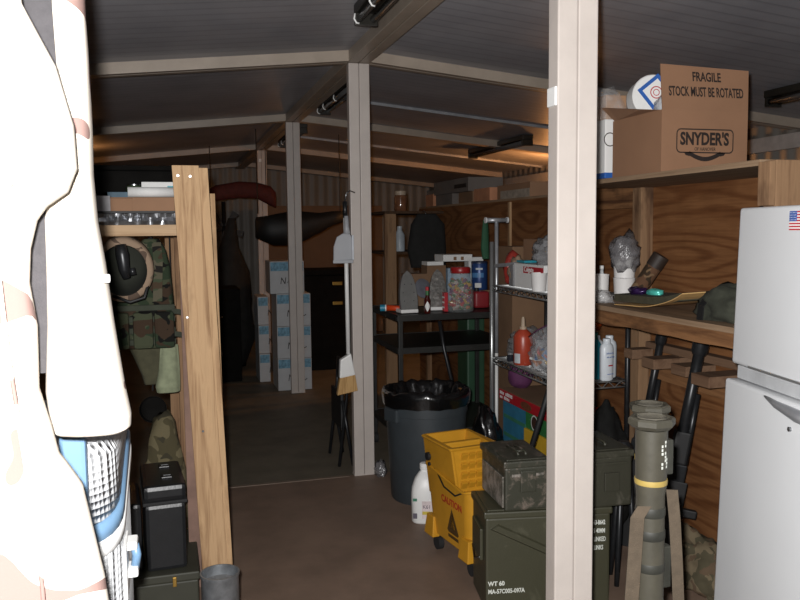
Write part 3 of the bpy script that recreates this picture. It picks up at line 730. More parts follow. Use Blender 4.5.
MB().tube([(0.0, 0.03, 0.032), (0.055, -0.02, 0.15)], 0.034, 20).build('body', camouflage('tube_camouflage', [(96, 70, 52), (58, 46, 34), (116, 94, 70)], 26, 0.8, (1, 1, 1), (0, 0.5, 0.6)), t, 'auto')
MB().tube([(0.0535, -0.0185, 0.147), (0.076, -0.038, 0.195)], 0.036, 20).build('cap', plain('tube_cap', (44, 34, 28), 0.6), t, 'auto')
t = thing('snack_packet', 'purple and turquoise foil packet in front of the camouflage tube', 'packet', (1.83, 2.86, 1.14))
MB().blob((0, 0, 0.012), (0.03, 0.05, 0.018), 0.3, 6, 3, 1.0).build('wrapper', plain('purple_foil', (52, 30, 76), 0.25, 0.4, 0.2, 30), t, True)
MB().blob((0.02, -0.09, 0.012), (0.025, 0.045, 0.016), 0.3, 6, 3, 2.0).build('wrapper', plain('turquoise_foil', (84, 190, 176), 0.3, 0.2, 0.1, 30), t, True)
tag(MB().blob((0, 0, 0.02), (0.05, 0.06, 0.03), 0.45, 8, 3, 4.0, 0.0).build('cellophane', glassy('cellophane', (215, 215, 215), 0.45, 0.1), None, True, (1.755, 3.03, 1.094)), 'crinkled clear wrapper beside the single white cup', 'wrapper')
t = thing('folder', 'olive cloth folder with a tan paper edge lying on the middle shelf', 'folder', (1.80, 2.70, 1.094))
def wavysheet(x0, x1, y0, y1, z0, amp, th, seed, curl=0.0):
    rg = []
    for k in range(15):
        u_ = k/14; y = y0+(y1-y0)*u_
        top = z0 + amp*(0.5+0.5*noise.noise(Vector((y*7, seed, 0)))) + curl*(1-u_)**3
        rg.append([(x0, y, top), (x1, y, top+0.006), (x1, y, top+0.006+th), (x0, y, top+th)])
    return MB().rings(rg)
wavysheet(-0.06, 0.13, -0.26, 0.19, 0.0, 0.008, 0.003, 1.0, 0.075).build('papers', plain('manila', (206, 166, 108), 0.7), t)
wavysheet(-0.03, 0.15, -0.20, 0.24, 0.010, 0.012, 0.028, 3.0, 0.03).build('cover', plain('olive_cloth_cover', (66, 62, 46), 0.9, 0, 0.15, 30), t)
t = thing('ammo_pouch', 'dark green cloth pouch at the right of the olive folder', 'pouch', (1.83, 2.27, 1.094))
M_pch = plain('pouch_green', (50, 52, 42), 0.9, 0, 0.18, 30, 0.2, 160)
MB().blob((0, 0, 0.035), (0.10, 0.14, 0.085), 0.3, 5, 4, 71.0, 0.0).build('body', M_pch, t, True)
MB().strip([(-0.06, 0.06, 0.085), (-0.10, 0.05, 0.05), (-0.105, 0.05, 0.0)], (0, 0.03, 0), 0.004).build('strap', M_dark, t)

# refrigerator
M_fr = plain('fridge_enamel', (202, 204, 206), 0.4, 0, 0.015, 3, 0.02, 90)
M_gap = plain('fridge_dark_rubber', (60, 62, 62), 0.7)  # one dark grey for the gasket and kick plate
fr = thing('refrigerator', 'white two-door refrigerator at the right edge', 'refrigerator', (1.490, 1.905, 0), R(-11.0))
fr.rotation_euler.y = R(1.7)
# local: front plane x=0 facing -X, runs towards -Y
MB().box(0.055, 0.60, -0.56, -0.004, 0.03, 1.455, 0.008).build('cabinet', M_fr, fr, 'auto')
MB().box(0.044, 0.055, -0.55, -0.010, 0.05, 1.45, 0.0).build('gasket', M_gap, fr)
fd = MB().box(0.0, 0.044, -0.56, 0.0, 1.026, 1.462, 0.010, seg=3).build('freezer_door', M_fr, fr, 'auto')
ld = MB().box(-0.012, 0.044, -0.56, 0.008, 0.09, 0.982, 0.010, seg=3).build('refrigerator_door', M_fr, fr, 'auto')
MB().box(0.014, 0.055, -0.558, -0.01, 0.985, 1.022, 0.003).build('divider', plain('divider_grey', (170, 172, 174), 0.4), fr)
MB().tube([(-0.006, -0.18, 0.974), (-0.013, -0.26, 0.962), (-0.017, -0.36, 0.955), (-0.017, -0.5, 0.955)], [0.003, 0.010, 0.016, 0.018], 14).build('grip_recess', plain('grip_grey', (150, 152, 156), 0.3, 0.5), ld, True)
MB().box(-0.0055, 0.0, -0.55, -0.10, 1.028, 1.034, 0.001).build('trim_strip', M_chrome, fd)
MB().box(0.0, 0.5, -0.55, -0.01, 0.0, 0.085, 0.004).build('kick_plate', M_gap, fr)
MB().lathe([(0.006, 0.0), (0.006, 0.006), (0.003, 0.007)], seg=14, M=Matrix.Translation((-0.011, -0.325, 0.915)) @ Matrix.Rotation(R(-90), 4, 'Y')).build('lock', M_steel, ld, 'auto')
# flag sticker
fx, fy0, fy1, fz0, fz1 = -0.0006, -0.325, -0.250, 1.400, 1.447
fx = -0.0010
sk_ = MB().box(fx, 0.0, fy0, fy1, fz0, fz1).build('flag_sticker', M_white, fd)
for k in range(7):
    z1 = fz1 - (fz1-fz0)*(2*k)/13; z0 = z1 - (fz1-fz0)/13
    MB().box(fx-0.0006, fx, fy0, fy1, z0, z1).build('stripe', plain('flag_red', (180, 44, 54), 0.5), sk_)
MB().box(fx-0.0012, fx, fy1-0.031, fy1, fz1-(fz1-fz0)*7/13, fz1).build('canton', plain('flag_blue', (42, 78, 150), 0.5), sk_)
for r_ in range(4):
    for c_ in range(5):
        y = fy1-0.0035-0.006*c_; z = fz1-0.004-0.0058*r_
        MB().lathe([(0.0011, 0), (0.0011, 0.0003)], seg=6, M=Matrix.Translation((fx-0.0012, y, z)) @ Matrix.Rotation(R(-90), 4, 'Y')).build('star', M_white, sk_)

# ------------------------------------------------------------------ launch tubes, guns, ammunition cans
M_tube = plain('tube_olive', (70, 67, 57), 0.55, 0, 0.18, 10, 0.15, 60)
M_tube_dk = plain('tube_band', (48, 48, 42), 0.6, 0, 0.2, 20)
M_yel = plain('yellow_band', (170, 146, 78), 0.6)
M_web = plain('tan_webbing', (84, 73, 60), 0.95, 0, 0.12, 40, 0.3, 300)
def octo(mb, r, z0, z1, ch=0.012, n=8):
    rg = []
    for rr, z in ((r-ch, z0), (r, z0+ch), (r, z1-ch*0.5), (r-ch*0.5, z1)):
        rg.append([(rr*math.cos(2*math.pi*(k+0.5)/n), rr*math.sin(2*math.pi*(k+0.5)/n), z) for k in range(n)])
    rg2 = [[(rr*math.cos(2*math.pi*(k+0.5)/n), rr*math.sin(2*math.pi*(k+0.5)/n), z) for k in range(n)] for rr, z in ((r-ch*1.5, z1), (r-ch*1.7, z1-0.02))]
    return mb.rings(rg+rg2, cap=True)
def launcher(x, y, h, rot, label, text=True):
    t = thing('launch_tube', label, 'launch tube', (x, y, 0), rot, 'olive launch tubes standing on end')
    MB().lathe([(0.033, 0.03), (0.0335, 0.06), (0.034, h*0.5), (0.035, h*0.63), (0.034, h*0.74), (0.034, h*0.80), (0.037, h*0.82), (0.038, h-0.03)], seg=32).build('tube', M_tube, t, 'auto')
    MB().lathe([(0.053, 0.0), (0.053, 0.03), (0.043, 0.05)], seg=32).build('rear_flange', M_tube, t, 'auto')
    octo(MB(), 0.056, h-0.026, h, 0.009).build('muzzle_ring', M_tube, t)
    MB().lathe([(0.037, h-0.006), (0.033, h+0.001), (0.028, h-0.004), (0.0, h-0.008)], cap=False, seg=32).build('muzzle_cover', plain('cover_grey', (84, 80, 70), 0.7, 0, 0.25, 30), t, 'auto')
    zb = h*0.828
    MB().lathe([(0.0386, zb+0.0), (0.039, zb+0.003), (0.039, zb+0.011), (0.0386, zb+0.013)], seg=32).build('yellow_band', M_yel, t, 'auto')
    for z in (0.745, 0.685, 0.60, 0.50, 0.40):
        MB().lathe([(0.0345, h*z), (0.0362, h*z+0.004), (0.0362, h*z+0.02), (0.0345, h*z+0.024)], seg=32).build('band', M_tube_dk, t, 'auto')
    MB().box(0.03, 0.054, -0.012, 0.012, h*0.55, h*0.66, 0.004).build('sight_housing', M_tube_dk, t)
    MB().box(0.033, 0.052, -0.016, 0.016, h*0.85, h*0.94, 0.004).build('front_sight', M_tube_dk, t)
    if text:
        for k, (a, z0, n_) in enumerate(((-86, 0.935, 3), (-86, 0.89, 2), (-70, 0.945, 6), (-62, 0.90, 4))):
            an = R(a)
            illegible(t, n_, 0.0055, n_*0.009, (0.0386*math.cos(an), 0.0386*math.sin(an), h*z0), (0, 0, -1), (-math.sin(an), math.cos(an), 0), M_whiteink, 'stencil', 10+k)
    return t
t = launcher(1.106, 1.66, 0.955, 0.0, 'front olive launch tube standing on end with a yellow band')
MB().strip([(-0.035, -0.028, 0.745), (-0.055, -0.03, 0.72), (-0.062, -0.03, 0.60), (-0.075, -0.03, 0.40), (-0.09, -0.03, 0.14), (-0.075, -0.03, 0.02)], (0.030, -0.012, 0.0), 0.004).build('sling', M_web, t)
MB().strip([(0.046, -0.02, 0.775), (0.054, -0.022, 0.70), (0.060, -0.025, 0.60), (0.072, -0.025, 0.42), (0.09, -0.025, 0.2), (0.08, -0.02, 0.02)], (0.024, -0.012, 0), 0.004).build('sling', M_web, t)
launcher(1.262, 1.905, 0.925, 0.4, 'rear olive launch tube, half hidden behind the front one', False)

def gun(label, base, tip, rad, shroud):
    t = thing('machine_gun', label, 'gun', base, 0, 'guns leaning in the wooden rack')
    b = Vector((0, 0, 0)); d = Vector(tip)-Vector(base); L = d.length; d.normalize()
    q = d.to_track_quat('Z', 'Y').to_matrix().to_4x4()
    P_ = lambda z, x=0, y=0: q @ Vector((x, y, z))
    MB().tube([P_(0.40*L), P_(0.97*L)], rad, 14, M=None).build('barrel', M_gun, t, True)
    MB().tube([P_(0.86*L), P_(0.875*L), P_(0.99*L), P_(L)], [rad*1.2, rad*shroud, rad*shroud, rad*shroud*0.9], 12).build('flash_hider', M_gun, t, 'auto')
    MB().box(-0.022, 0.022, -0.038, 0.038, 0.22*L, 0.46*L, 0.005, q).build('receiver', M_gun, t)
    MB().box(-0.028, -0.020, -0.05, 0.05, 0.24*L, 0.40*L, 0.004, q).build('feed_cover', M_dark, t)
    MB().hexa([q @ Vector(p) for p in ((-0.02, -0.06, 0.0), (0.02, -0.06, 0.0), (0.02, 0.05, 0.0), (-0.02, 0.05, 0.0), (-0.016, -0.028, 0.22*L), (0.016, -0.028, 0.22*L), (0.016, 0.03, 0.22*L), (-0.016, 0.03, 0.22*L))], 0.006).build('stock', M_dark, t)
    MB().box(-0.014, 0.014, -0.11, -0.03, 0.27*L, 0.30*L, 0.006, q).build('grip', M_dark, t)
    MB().tube([P_(0.46*L, 0, -0.03), P_(0.72*L, 0, -0.024)], rad*0.6, 10).build('gas_tube', M_gun, t, True)
    MB().box(-0.026, 0.026, -0.03, 0.03, 0.46*L, 0.58*L, 0.008, q).build('handguard', M_dark, t)
    return t
gun('slim black gun leaning in the wooden rack, nearer the white powder bottles', (1.90, 3.07, 0.0), (2.015, 2.93, 1.06), 0.016, 1.5)
gun('thick black gun leaning in the wooden rack, nearer the refrigerator', (1.80, 2.68, 0.0), (1.965, 2.60, 1.07), 0.021, 1.5)

def can(label, loc, rz, L, W, H, m, group, rib=False, dents=True):
    """ammunition can: front face along local +X, depth along local +Y"""
    t = thing('ammo_can', label, 'ammunition can', loc, rz, group)
    MB().box(0.004, L-0.004, 0.004, W-0.004, 0, H-0.028, 0.008).build('body', m, t)
    MB().box(-0.003, L+0.003, -0.003, W+0.003, H-0.03, H-0.004, 0.006).box(0.012, L-0.012, 0.012, W-0.012, H-0.006, H, 0.004).build('lid', m, t)
    return t
def scuff(name, base, worn, lo=0.5, hi=0.62, scale=16):
    mt, nt, bs = newmat(name)
    v = coords(nt); n = noisetex(nt, v, scale, 6, 0.7, 0.4)
    nt.links.new(ramp(nt, n, [(lo, lin(base)), (hi, lin(worn))]), bs.inputs['Base Color'])
    bs.inputs['Roughness'].default_value = 0.45
    bump(nt, bs, n, 0.25, 0.006)
    return mt
M_scuff = scuff('can_worn_paint', (56, 56, 46), (120, 108, 98), 0.53, 0.7, 22)
M_can = scuff('can_olive', (62, 61, 46), (92, 90, 74), 0.6, 0.8, 9)
M_can2 = scuff('can_scuffed', (58, 57, 47), (96, 92, 82), 0.58, 0.78, 14)
M_scuff_side = scuff('can_bare_side', (84, 82, 74), (142, 134, 126), 0.42, 0.6, 22)
big = can('large olive ammunition can on the floor with white stencilling', (1.071, 2.642, 0), R(-10), 0.478, 0.25, 0.385, M_can, 'olive ammunition cans')
lettering(big, 'WT 60', 0.023, (0.012, 0.0025, 0.102), (1, 0, 0), (0, 0, 1), M_whiteink, 'stencil', 0.92, 'LEFT', 0.0008)
lettering(big, 'MA-57C005-097A', 0.023, (0.012, 0.0025, 0.072), (1, 0, 0), (0, 0, 1), M_whiteink, 'stencil', 0.80, 'LEFT', 0.0006)
for k, s_ in enumerate(('43-B642', 'S 40MM', 'LINKED', 'LINKS')):
    lettering(big, s_, 0.024, (0.409+0.001*k, 0.0025, 0.315-0.032*k), (1, 0, 0), (0, 0, 1), M_whiteink, 'stencil', 0.56, 'LEFT', 0.0006)
mb = MB()
mb.hexa([(0.02, 0.004, 0.315), (0.05, 0.004, 0.335), (0.27, 0.004, 0.225), (0.24, 0.004, 0.205), (0.026, -0.005, 0.318), (0.048, -0.005, 0.330), (0.264, -0.005, 0.222), (0.244, -0.005, 0.210)], 0.0)
mb.build('pressed_rib', M_can, big)
MB().box(-0.008, 0.004, 0.05, 0.20, 0.18, 0.30, 0.004).build('side_latch', M_can, big)
MB().tube([(-0.008, 0.06, 0.19), (-0.014, 0.125, 0.16), (-0.008, 0.19, 0.19)], 0.004, 8).build('wire_bail', M_steel, big, True)
sm = can('scuffed small ammunition can, on the left of the large can beside the yellow bucket', (1.135, 2.612, 0.385), R(-4), 0.178, 0.285, 0.190, M_scuff, 'olive ammunition cans')
MB().box(0.028, 0.15, -0.002, 0.005, 0.128, 0.138, 0.002).build('end_rib', M_scuff_side, sm)
MB().box(-0.001, 0.005, 0.02, 0.26, 0.01, 0.125, 0.002).build('side_plate', M_scuff_side, sm)
MB().tube([(0.075, 0.06, 0.190), (0.075, 0.07, 0.200), (0.075, 0.17, 0.200), (0.075, 0.18, 0.190)], 0.005, 8).tube([(0.105, 0.06, 0.190), (0.105, 0.07, 0.200), (0.105, 0.17, 0.200), (0.105, 0.18, 0.190)], 0.005, 8).tube([(0.075, 0.08, 0.200), (0.105, 0.08, 0.200)], 0.004, 8).build('handle', M_scuff, sm, True)
lt = MB().box(0.06, 0.12, -0.007, 0.0, 0.07, 0.15, 0.004).build('latch', M_scuff, sm)
s2 = can('small ammunition can on the right half of the large can', (1.447, 2.55, 0.385), R(-3), 0.172, 0.285, 0.215, M_can2, 'olive ammunition cans')
MB().box(0.02, 0.15, -0.002, 0.005, 0.158, 0.168, 0.002).build('end_rib', M_can2, s2)
MB().box(0.055, 0.115, -0.006, 0.005, 0.06, 0.13, 0.003).build('latch', M_can2, s2)
MB().tube([(0.09, 0.06, 0.215), (0.09, 0.07, 0.225), (0.09, 0.17, 0.225), (0.09, 0.18, 0.215)], 0.005, 8).build('handle', M_can2, s2, True)
# dark bundle and tripod behind the cans
t = thing('kit_bundle', 'dark fabric bundle lying behind the right ammunition can', 'bundle', (1.752, 2.965, 0))
MB().blob((0, 0, 0.34), (0.095, 0.095, 0.31), 0.22, 5, 4, 8.0, 0.0).build('cloth', plain('bundle_black', (22, 22, 21), 0.9, 0, 0.3, 20, 0.3, 60, 0.2), t, True)
t = thing('cap_bottle', 'white bottle with a teal cap behind the right ammunition can', 'bottle', (1.72, 3.12, 0))
MB().lathe([(0.04, 0), (0.042, 0.02), (0.042, 0.56), (0.03, 0.61), (0.018, 0.63)], seg=24).build('body', plain('bottle_grey_white', (170, 178, 184), 0.4), t, 'auto')
MB().lathe([(0.018, 0.63), (0.018, 0.665)], seg=18).build('cap', plain('teal_plastic', (46, 130, 120), 0.4), t, 'auto')
t = thing('tripod', 'folded black tripod standing behind the launch tubes', 'tripod', (1.70, 2.74, 0))
for k, (dx, dy) in enumerate(((-0.035, -0.03), (0.05, 0.0), (-0.01, 0.045))):
    MB().tube([(dx*0.4, dy*0.4, 0.50), (dx, dy, 0.18), (dx*1.4, dy*1.4, 0.0)], [0.012, 0.012, 0.010], 10).build('leg', M_gun, t, True)
MB().lathe([(0.03, 0.49), (0.035, 0.50), (0.035, 0.55), (0.02, 0.57)], seg=16).build('head', M_gun, t, 'auto')
t = tag(MB().blob((0, 0, 0.05), (0.085, 0.22, 0.13), 0.4, 6, 4, 5.0, 0.0).build('cloth_heap', camouflage('heap_camouflage', [(112, 100, 80), (82, 76, 60), (96, 80, 64)], 14, 0.95, (1, 1, 1), (0, 0.5, 0.6)), None, True, (1.975, 2.64, 0)), 'heap of drab camouflage cloth on the floor against the plywood', 'cloth')
t = thing('folded_bipod', 'black notched metal piece on the floor beside the refrigerator', 'metal part', (1.78, 2.16, 0))
MB().box(-0.03, 0.04, -0.05, 0.05, 0.0, 0.16, 0.01).build('body', M_gun, t)
for k in range(4): MB().box(-0.042, -0.03, -0.04, 0.04, 0.02+0.035*k, 0.038+0.035*k, 0.003).build('tooth', M_gun, t)

# ================================================================== MIDDLE: RACK, CART, BINS
# chrome wire rack
rk = thing('wire_rack', 'chrome wire rack with two loaded shelves behind the nearest post', 'rack', (0, 0, 0))
RX0, RX1, RY0, RY1 = 1.70, 2.03, 3.25, 4.09
for x in (RX0, RX1):
    for y in (RY0, RY1):
        mb = MB().tube([(x, y, 0), (x, y, 1.34)], 0.012, 12)
        mb.build('pole', M_chrome if x == RX0 else M_gun, rk, True)
def wire_shelf(z):
    f = MB()
    for zz in (z, z-0.028):
        f.tube([(RX0, RY0, zz), (RX1, RY0, zz), (RX1, RY1, zz), (RX0, RY1, zz), (RX0, RY0, zz)], 0.0042, 6)
    # the zigzag truss between the rails
    for a, b in (((RX0, RY0), (RX0, RY1)), ((RX1, RY0), (RX1, RY1)), ((RX0, RY0), (RX1, RY0)), ((RX0, RY1), (RX1, RY1))):
        L = math.hypot(b[0]-a[0], b[1]-a[1]); n = max(2, int(L/0.032)); pts = []
        for k in range(n+1):
            u_ = k/n; pts.append((a[0]+(b[0]-a[0])*u_, a[1]+(b[1]-a[1])*u_, z if k % 2 else z-0.028))
        f.tube(pts, 0.0028, 5)
    n = 26
    for k in range(1, n):
        y = RY0+(RY1-RY0)*k/n
        f.tube([(RX0, y, z+0.002), (RX1, y, z+0.002)], 0.0022, 5)
    for x in (RX0+0.11, RX0+0.22):
        f.tube([(x, RY0, z-0.002), (x, RY1, z-0.002)], 0.003, 5)
    f.build('wire_shelf', M_chrome, rk, True)
for z in (1.10, 0.70, 0.14): wire_shelf(z)

t = thing('toothpaste_carton', 'white toothpaste carton with a red name panel on the upper wire shelf', 'carton', (1.76, 3.77, 1.104))
MB().box(0.0, 0.10, -0.20, 0.16, 0.0, 0.125, 0.003).build('body', M_white, t)
MB().box(-0.0008, 0.0, -0.19, 0.04, 0.078, 0.112).build('name_panel', plain('colour_red', (176, 32, 44), 0.5), t)
lettering(t, 'Colgate', 0.036, (-0.0012, 0.03, 0.086), (0, -1, 0), (0, 0, 1), M_white, 'lettering', 0.98, 'LEFT', 0.0008)
MB().box(0.0, 0.10, 0.161, 0.23, 0.0, 0.005).build('open_flap', M_paper, t)
t = thing('paper_cup', 'white plastic cup in front of the toothpaste carton', 'cup', (1.735, 3.575, 1.104))
MB().lathe([(0.034, 0), (0.04, 0.085), (0.042, 0.09), (0.04, 0.09), (0.033, 0.004), (0.0, 0.004)], cap=False, seg=28).build('body', M_cup, t, 'auto')
t = tag(MB().blob((0, 0, 0.06), (0.09, 0.12, 0.075), 0.45, 8, 4, 12.0).build('foil_bag', glassy('silvery_film', (150, 150, 152), 0.8, 0.15), None, True, (1.86, 3.66, 1.23)), 'crinkled silvery bag on top of the toothpaste carton', 'bag')
tag(MB().box(-0.02, 0.05, -0.06, 0.05, 0.0, 0.012, 0.002).build('toothbrush_pack', plain('bright_teal', (44, 142, 160), 0.4), None, False, (1.80, 3.90, 1.2315)), 'small teal packet lying on the toothpaste carton', 'packet')
t = thing('snack_bag', 'red and clear snack bag beside the corner pole of the wire rack', 'bag', (1.80, 4.0, 1.104))
MB().blob((0, 0.04, 0.09), (0.05, 0.035, 0.095), 0.25, 6, 3, 3.0, 0.0).build('bag', plain('snack_red', (150, 52, 44), 0.25, 0.1, 0.15, 20), t, True)
MB().blob((0.0, -0.04, 0.07), (0.05, 0.035, 0.085), 0.35, 8, 3, 5.0, 0.0).build('clear_panel', plain('snack_tan', (150, 128, 108), 0.2, 0.1, 0.4, 40), t, True)
t = thing('brown_carton', 'plain brown carton at the back of the upper wire shelf', 'carton', (1.93, 3.92, 1.104))
MB().box(-0.06, 0.08, -0.13, 0.13, 0, 0.25, 0.003).build('body', M_card, t)
t = thing('brown_carton', 'brown carton standing on the floor behind the wire rack corner', 'carton', (1.93, 4.24, 0.0))
MB().box(-0.08, 0.12, -0.09, 0.12, 0, 1.31, 0.003).build('body', M_card_dark, t)
t = thing('plastic_strip', 'long pale plastic strip poking out over the upper wire shelf corner', 'strip', (1.72, 3.97, 1.205))
MB().strip([(0.0, 0.17, 0.0), (0.02, 0.02, 0.012), (0.05, -0.05, 0.02)], (0, 0, 0.02), 0.003).build('blade', plain('grey_plastic', (120, 120, 122), 0.4), t)
MB().box(0.03, 0.05, -0.05, 0.0, -0.1, 0.015, 0.001).build('stem', plain('grey_plastic', (120, 120, 122)), t)

# lower shelf
t = thing('sauce_bottle', 'orange-red plastic bottle with a pale label on the lower wire shelf', 'bottle', (1.755, 3.80, 0.704))
MB().lathe([(0.046, 0), (0.05, 0.006), (0.05, 0.145), (0.042, 0.165), (0.02, 0.185)], seg=30).build('body', plain('orange_red_plastic', (168, 66, 46), 0.35, 0, 0.06), t, 'auto')
MB().lathe([(0.019, 0.185), (0.019, 0.20), (0.012, 0.20), (0.010, 0.235), (0.006, 0.25)], seg=20).build('cap', plain('beige_plastic', (170, 150, 128), 0.5), t, 'auto')
def patch(r, a0, a1, z0, z1, n=8):
    return MB().rings([[(rr*math.cos(R(a0+(a1-a0)*k/n)), rr*math.sin(R(a0+(a1-a0)*k/n)), z) for k in range(n+1)] for rr, z in ((r, z0), (r, z1))], cap=False, closed=False)
patch(0.0506, 185, 228, 0.012, 0.062).build('label', plain('pale_label', (196, 202, 206), 0.6), t)
t = thing('freezer_bag', 'large clear zip bag of mixed packets, purple zip, right of the orange bottle', 'bag', (1.80, 3.57, 0.704))
MB().blob((0, 0, 0.075), (0.085, 0.14, 0.11), 0.3, 8, 4, 21.0, 0.0).build('film', glassy('clear_zip_film', (215, 218, 222), 0.35, 0.08), t, True)
cols = [(186, 60, 44), (206, 168, 66), (70, 120, 176), (222, 222, 220), (150, 110, 74), (206, 206, 206), (88, 60, 46), (196, 120, 60)]
for k in range(12):
    c_ = cols[k % 8]
    MB().box(-0.03, 0.03, -0.022, 0.022, -0.006, 0.006, 0.003, Matrix.Translation((-0.02+random.uniform(-0.03, 0.03), random.uniform(-0.09, 0.09), 0.03+random.uniform(0, 0.08))) @ Matrix.Rotation(random.uniform(0, 3), 4, Vector((random.random(), random.random(), random.random())))).build('sachet', plain('sachet_%d_%d_%d' % c_, c_, 0.3), t)
MB().tube([(-0.05, 0.15, 0.155), (-0.045, 0.06, 0.20), (-0.05, -0.05, 0.235), (-0.04, -0.14, 0.25)], 0.004, 8).build('zip', plain('purple_zip', (96, 52, 92), 0.4), t, True)
MB().rings([[(-0.05, 0.15, 0.155), (-0.045, 0.06, 0.20), (-0.05, -0.05, 0.235), (-0.04, -0.14, 0.25)], [(-0.03, 0.13, 0.08), (-0.055, 0.06, 0.12), (-0.04, -0.05, 0.14), (-0.05, -0.13, 0.13)]], cap=False, closed=False).build('bag_neck', glassy('clear_zip_film', (215, 218, 222)), t, True)
t = tag(MB().blob((0, 0, 0.07), (0.10, 0.11, 0.09), 0.35, 8, 4, 31.0, 0.0).build('clear_bag', glassy('smoky_film', (150, 150, 152), 0.4, 0.1), None, True, (1.86, 3.97, 0.704)), 'slumped clear bag left of the orange bottle', 'bag')
t = thing('small_jar', 'small dark jar with a pale cap low at the left of the orange bottle', 'jar', (1.735, 3.915, 0.704))
MB().lathe([(0.018, 0), (0.02, 0.004), (0.02, 0.03), (0.015, 0.036)], seg=18).build('glass', plain('dark_glass', (40, 42, 50), 0.2), t, 'auto')
MB().lathe([(0.016, 0.036), (0.016, 0.048)], seg=18).build('cap', plain('grey_plastic', (120, 120, 122)), t, 'auto')
M_pow = plain('powder_white', (216, 222, 228), 0.35, 0, 0.02)
def powder(x, y, h, label, rz=0.0):
    t = thing('powder_bottle', label, 'bottle', (x, y, 0.704), rz, 'white powder bottles on the lower wire shelf')
    o = MB().lathe([(0.031, 0), (0.035, 0.006), (0.036, h*0.75), (0.032, h*0.84), (0.019, h*0.90)], seg=30, M=Matrix.Diagonal((1.0, 0.72, 1, 1))).build('body', M_pow, t, 'auto')
    MB().lathe([(0.017, h*0.90), (0.018, h*0.91), (0.018, h*0.985), (0.016, h)], seg=24).build('cap', M_pow, t, 'auto')
    return t
pb = powder(1.935, 3.275, 0.195, 'front white baby powder bottle at the end of the lower wire shelf', R(12))
lettering(pb, "Johnson's", 0.013, (-0.024, -0.0263, 0.125), (1, 0, 0), (0, 0, 1), plain('label_blue', (42, 92, 168)), 'lettering', 0.85)
lettering(pb, "baby powder", 0.010, (-0.022, -0.0263, 0.108), (1, 0, 0), (0, 0, 1), plain('label_blue', (42, 92, 168)), 'lettering', 0.85)
MB().box(-0.012, 0.014, -0.0268, -0.0262, 0.068, 0.074).build('red_mark', plain('colour_red', (176, 32, 44)), pb)
MB().box(-0.018, 0.02, -0.0268, -0.0262, 0.03, 0.0325).build('blue_line', plain('label_blue', (42, 92, 168)), pb)
powder(1.985, 3.335, 0.20, 'second white powder bottle, behind and right of the front one')
powder(1.965, 3.42, 0.19, 'third white powder bottle, mostly hidden by the front one')
t = thing('teal_bottle', 'teal and white bottle behind the powder bottles', 'bottle', (1.905, 3.33, 0.704))
MB().lathe([(0.03, 0), (0.03, 0.16), (0.016, 0.185)], seg=24).build('body', plain('bright_teal', (44, 142, 160)), t, 'auto')
MB().lathe([(0.014, 0.185), (0.014, 0.22)], seg=18).build('cap', plain('teal_plastic', (46, 130, 120)), t, 'auto')
tag(MB().blob((0, 0, 0.03), (0.05, 0.05, 0.035), 0.3, 8, 3, 41.0).build('orange_packet', plain('orange_foil', (196, 84, 36), 0.25, 0.2, 0.15, 30), None, True, (1.96, 3.45, 0.925)), 'shiny orange packet above the teal bottle', 'packet')

# on the bottom shelf
def flatbox(name, label, x0, x1, y0, y1, z0, z1, m):
    t = thing(name, label, 'box', ((x0+x1)/2, (y0+y1)/2, z0))
    MB().box(-(x1-x0)/2, (x1-x0)/2, -(y1-y0)/2, (y1-y0)/2, 0, z1-z0, 0.003).build('body', m, t)
    return t
M_red = plain('box_red', (172, 30, 40), 0.45, 0, 0.06)
M_grn = plain('box_green', (50, 116, 62), 0.5, 0, 0.1)
M_ylw = plain('box_yellow', (206, 166, 48), 0.5, 0, 0.06)
M_blu = plain('box_blue', (52, 116, 146), 0.5, 0, 0.12)
t = flatbox('red_box', 'flat red box with white words on top of the boxes under the wire rack', 1.73, 2.0, 3.46, 4.06, 0.475, 0.53, M_red)
MB().box(-0.13, 0.13, -0.295, 0.295, 0.055, 0.058, 0.001).build('top_face', M_card_dark, t)
illegible(t, 9, 0.02, 0.17, (-0.1352, 0.285, 0.030), (0, -1, 0), (0, 0, 1), M_white, 'print', 3)
illegible(t, 8, 0.018, 0.15, (-0.1352, 0.285, 0.007), (0, -1, 0), (0, 0, 1), M_white, 'print', 4)
MB().lathe([(0.03, 0), (0.03, 0.0008)], seg=20, M=Matrix.Translation((-0.135, -0.05, 0.026)) @ Matrix.Rotation(R(-90), 4, 'Y') @ Matrix.Diagonal((0.7, 2.2, 1, 1))).build('food_picture', plain('food_brown', (110, 64, 44), 0.5, 0, 0.3, 60), t)
t = flatbox('green_box', 'green box under the flat red box', 1.74, 1.98, 3.42, 3.735, 0.385, 0.474, M_grn)
MB().lathe([(0.034, 0), (0.034, 0.001)], seg=24, M=Matrix.Translation((-0.12, 0.05, 0.045)) @ Matrix.Rotation(R(-90), 4, 'Y')).build('round_picture', plain('cocoa', (66, 44, 36), 0.5), t)
ringmb(0.034, 0.041, Matrix.Translation((-0.1212, 0.05, 0.045)) @ Matrix.Rotation(R(-90), 4, 'Y')).build('round_border', M_paper, t)
t = flatbox('blue_box', 'blue box stack end, left of the yellow box under the wire rack', 1.75, 1.98, 3.74, 4.05, 0.145, 0.474, M_blu)
for k in range(3): MB().box(-0.117, -0.115, -0.14, 0.14, 0.03+0.1*k, 0.05+0.1*k).build('print', plain('print_green', (60, 120, 96), 0.5), t)
t = flatbox('yellow_box', 'yellow box with a blue picture under the green box', 1.73, 1.98, 3.42, 3.735, 0.145, 0.384, M_ylw)
MB().box(-0.1262, -0.125, -0.15, 0.08, 0.02, 0.13).build('picture', plain('picture_blue', (96, 160, 190), 0.5, 0, 0.3, 30), t)
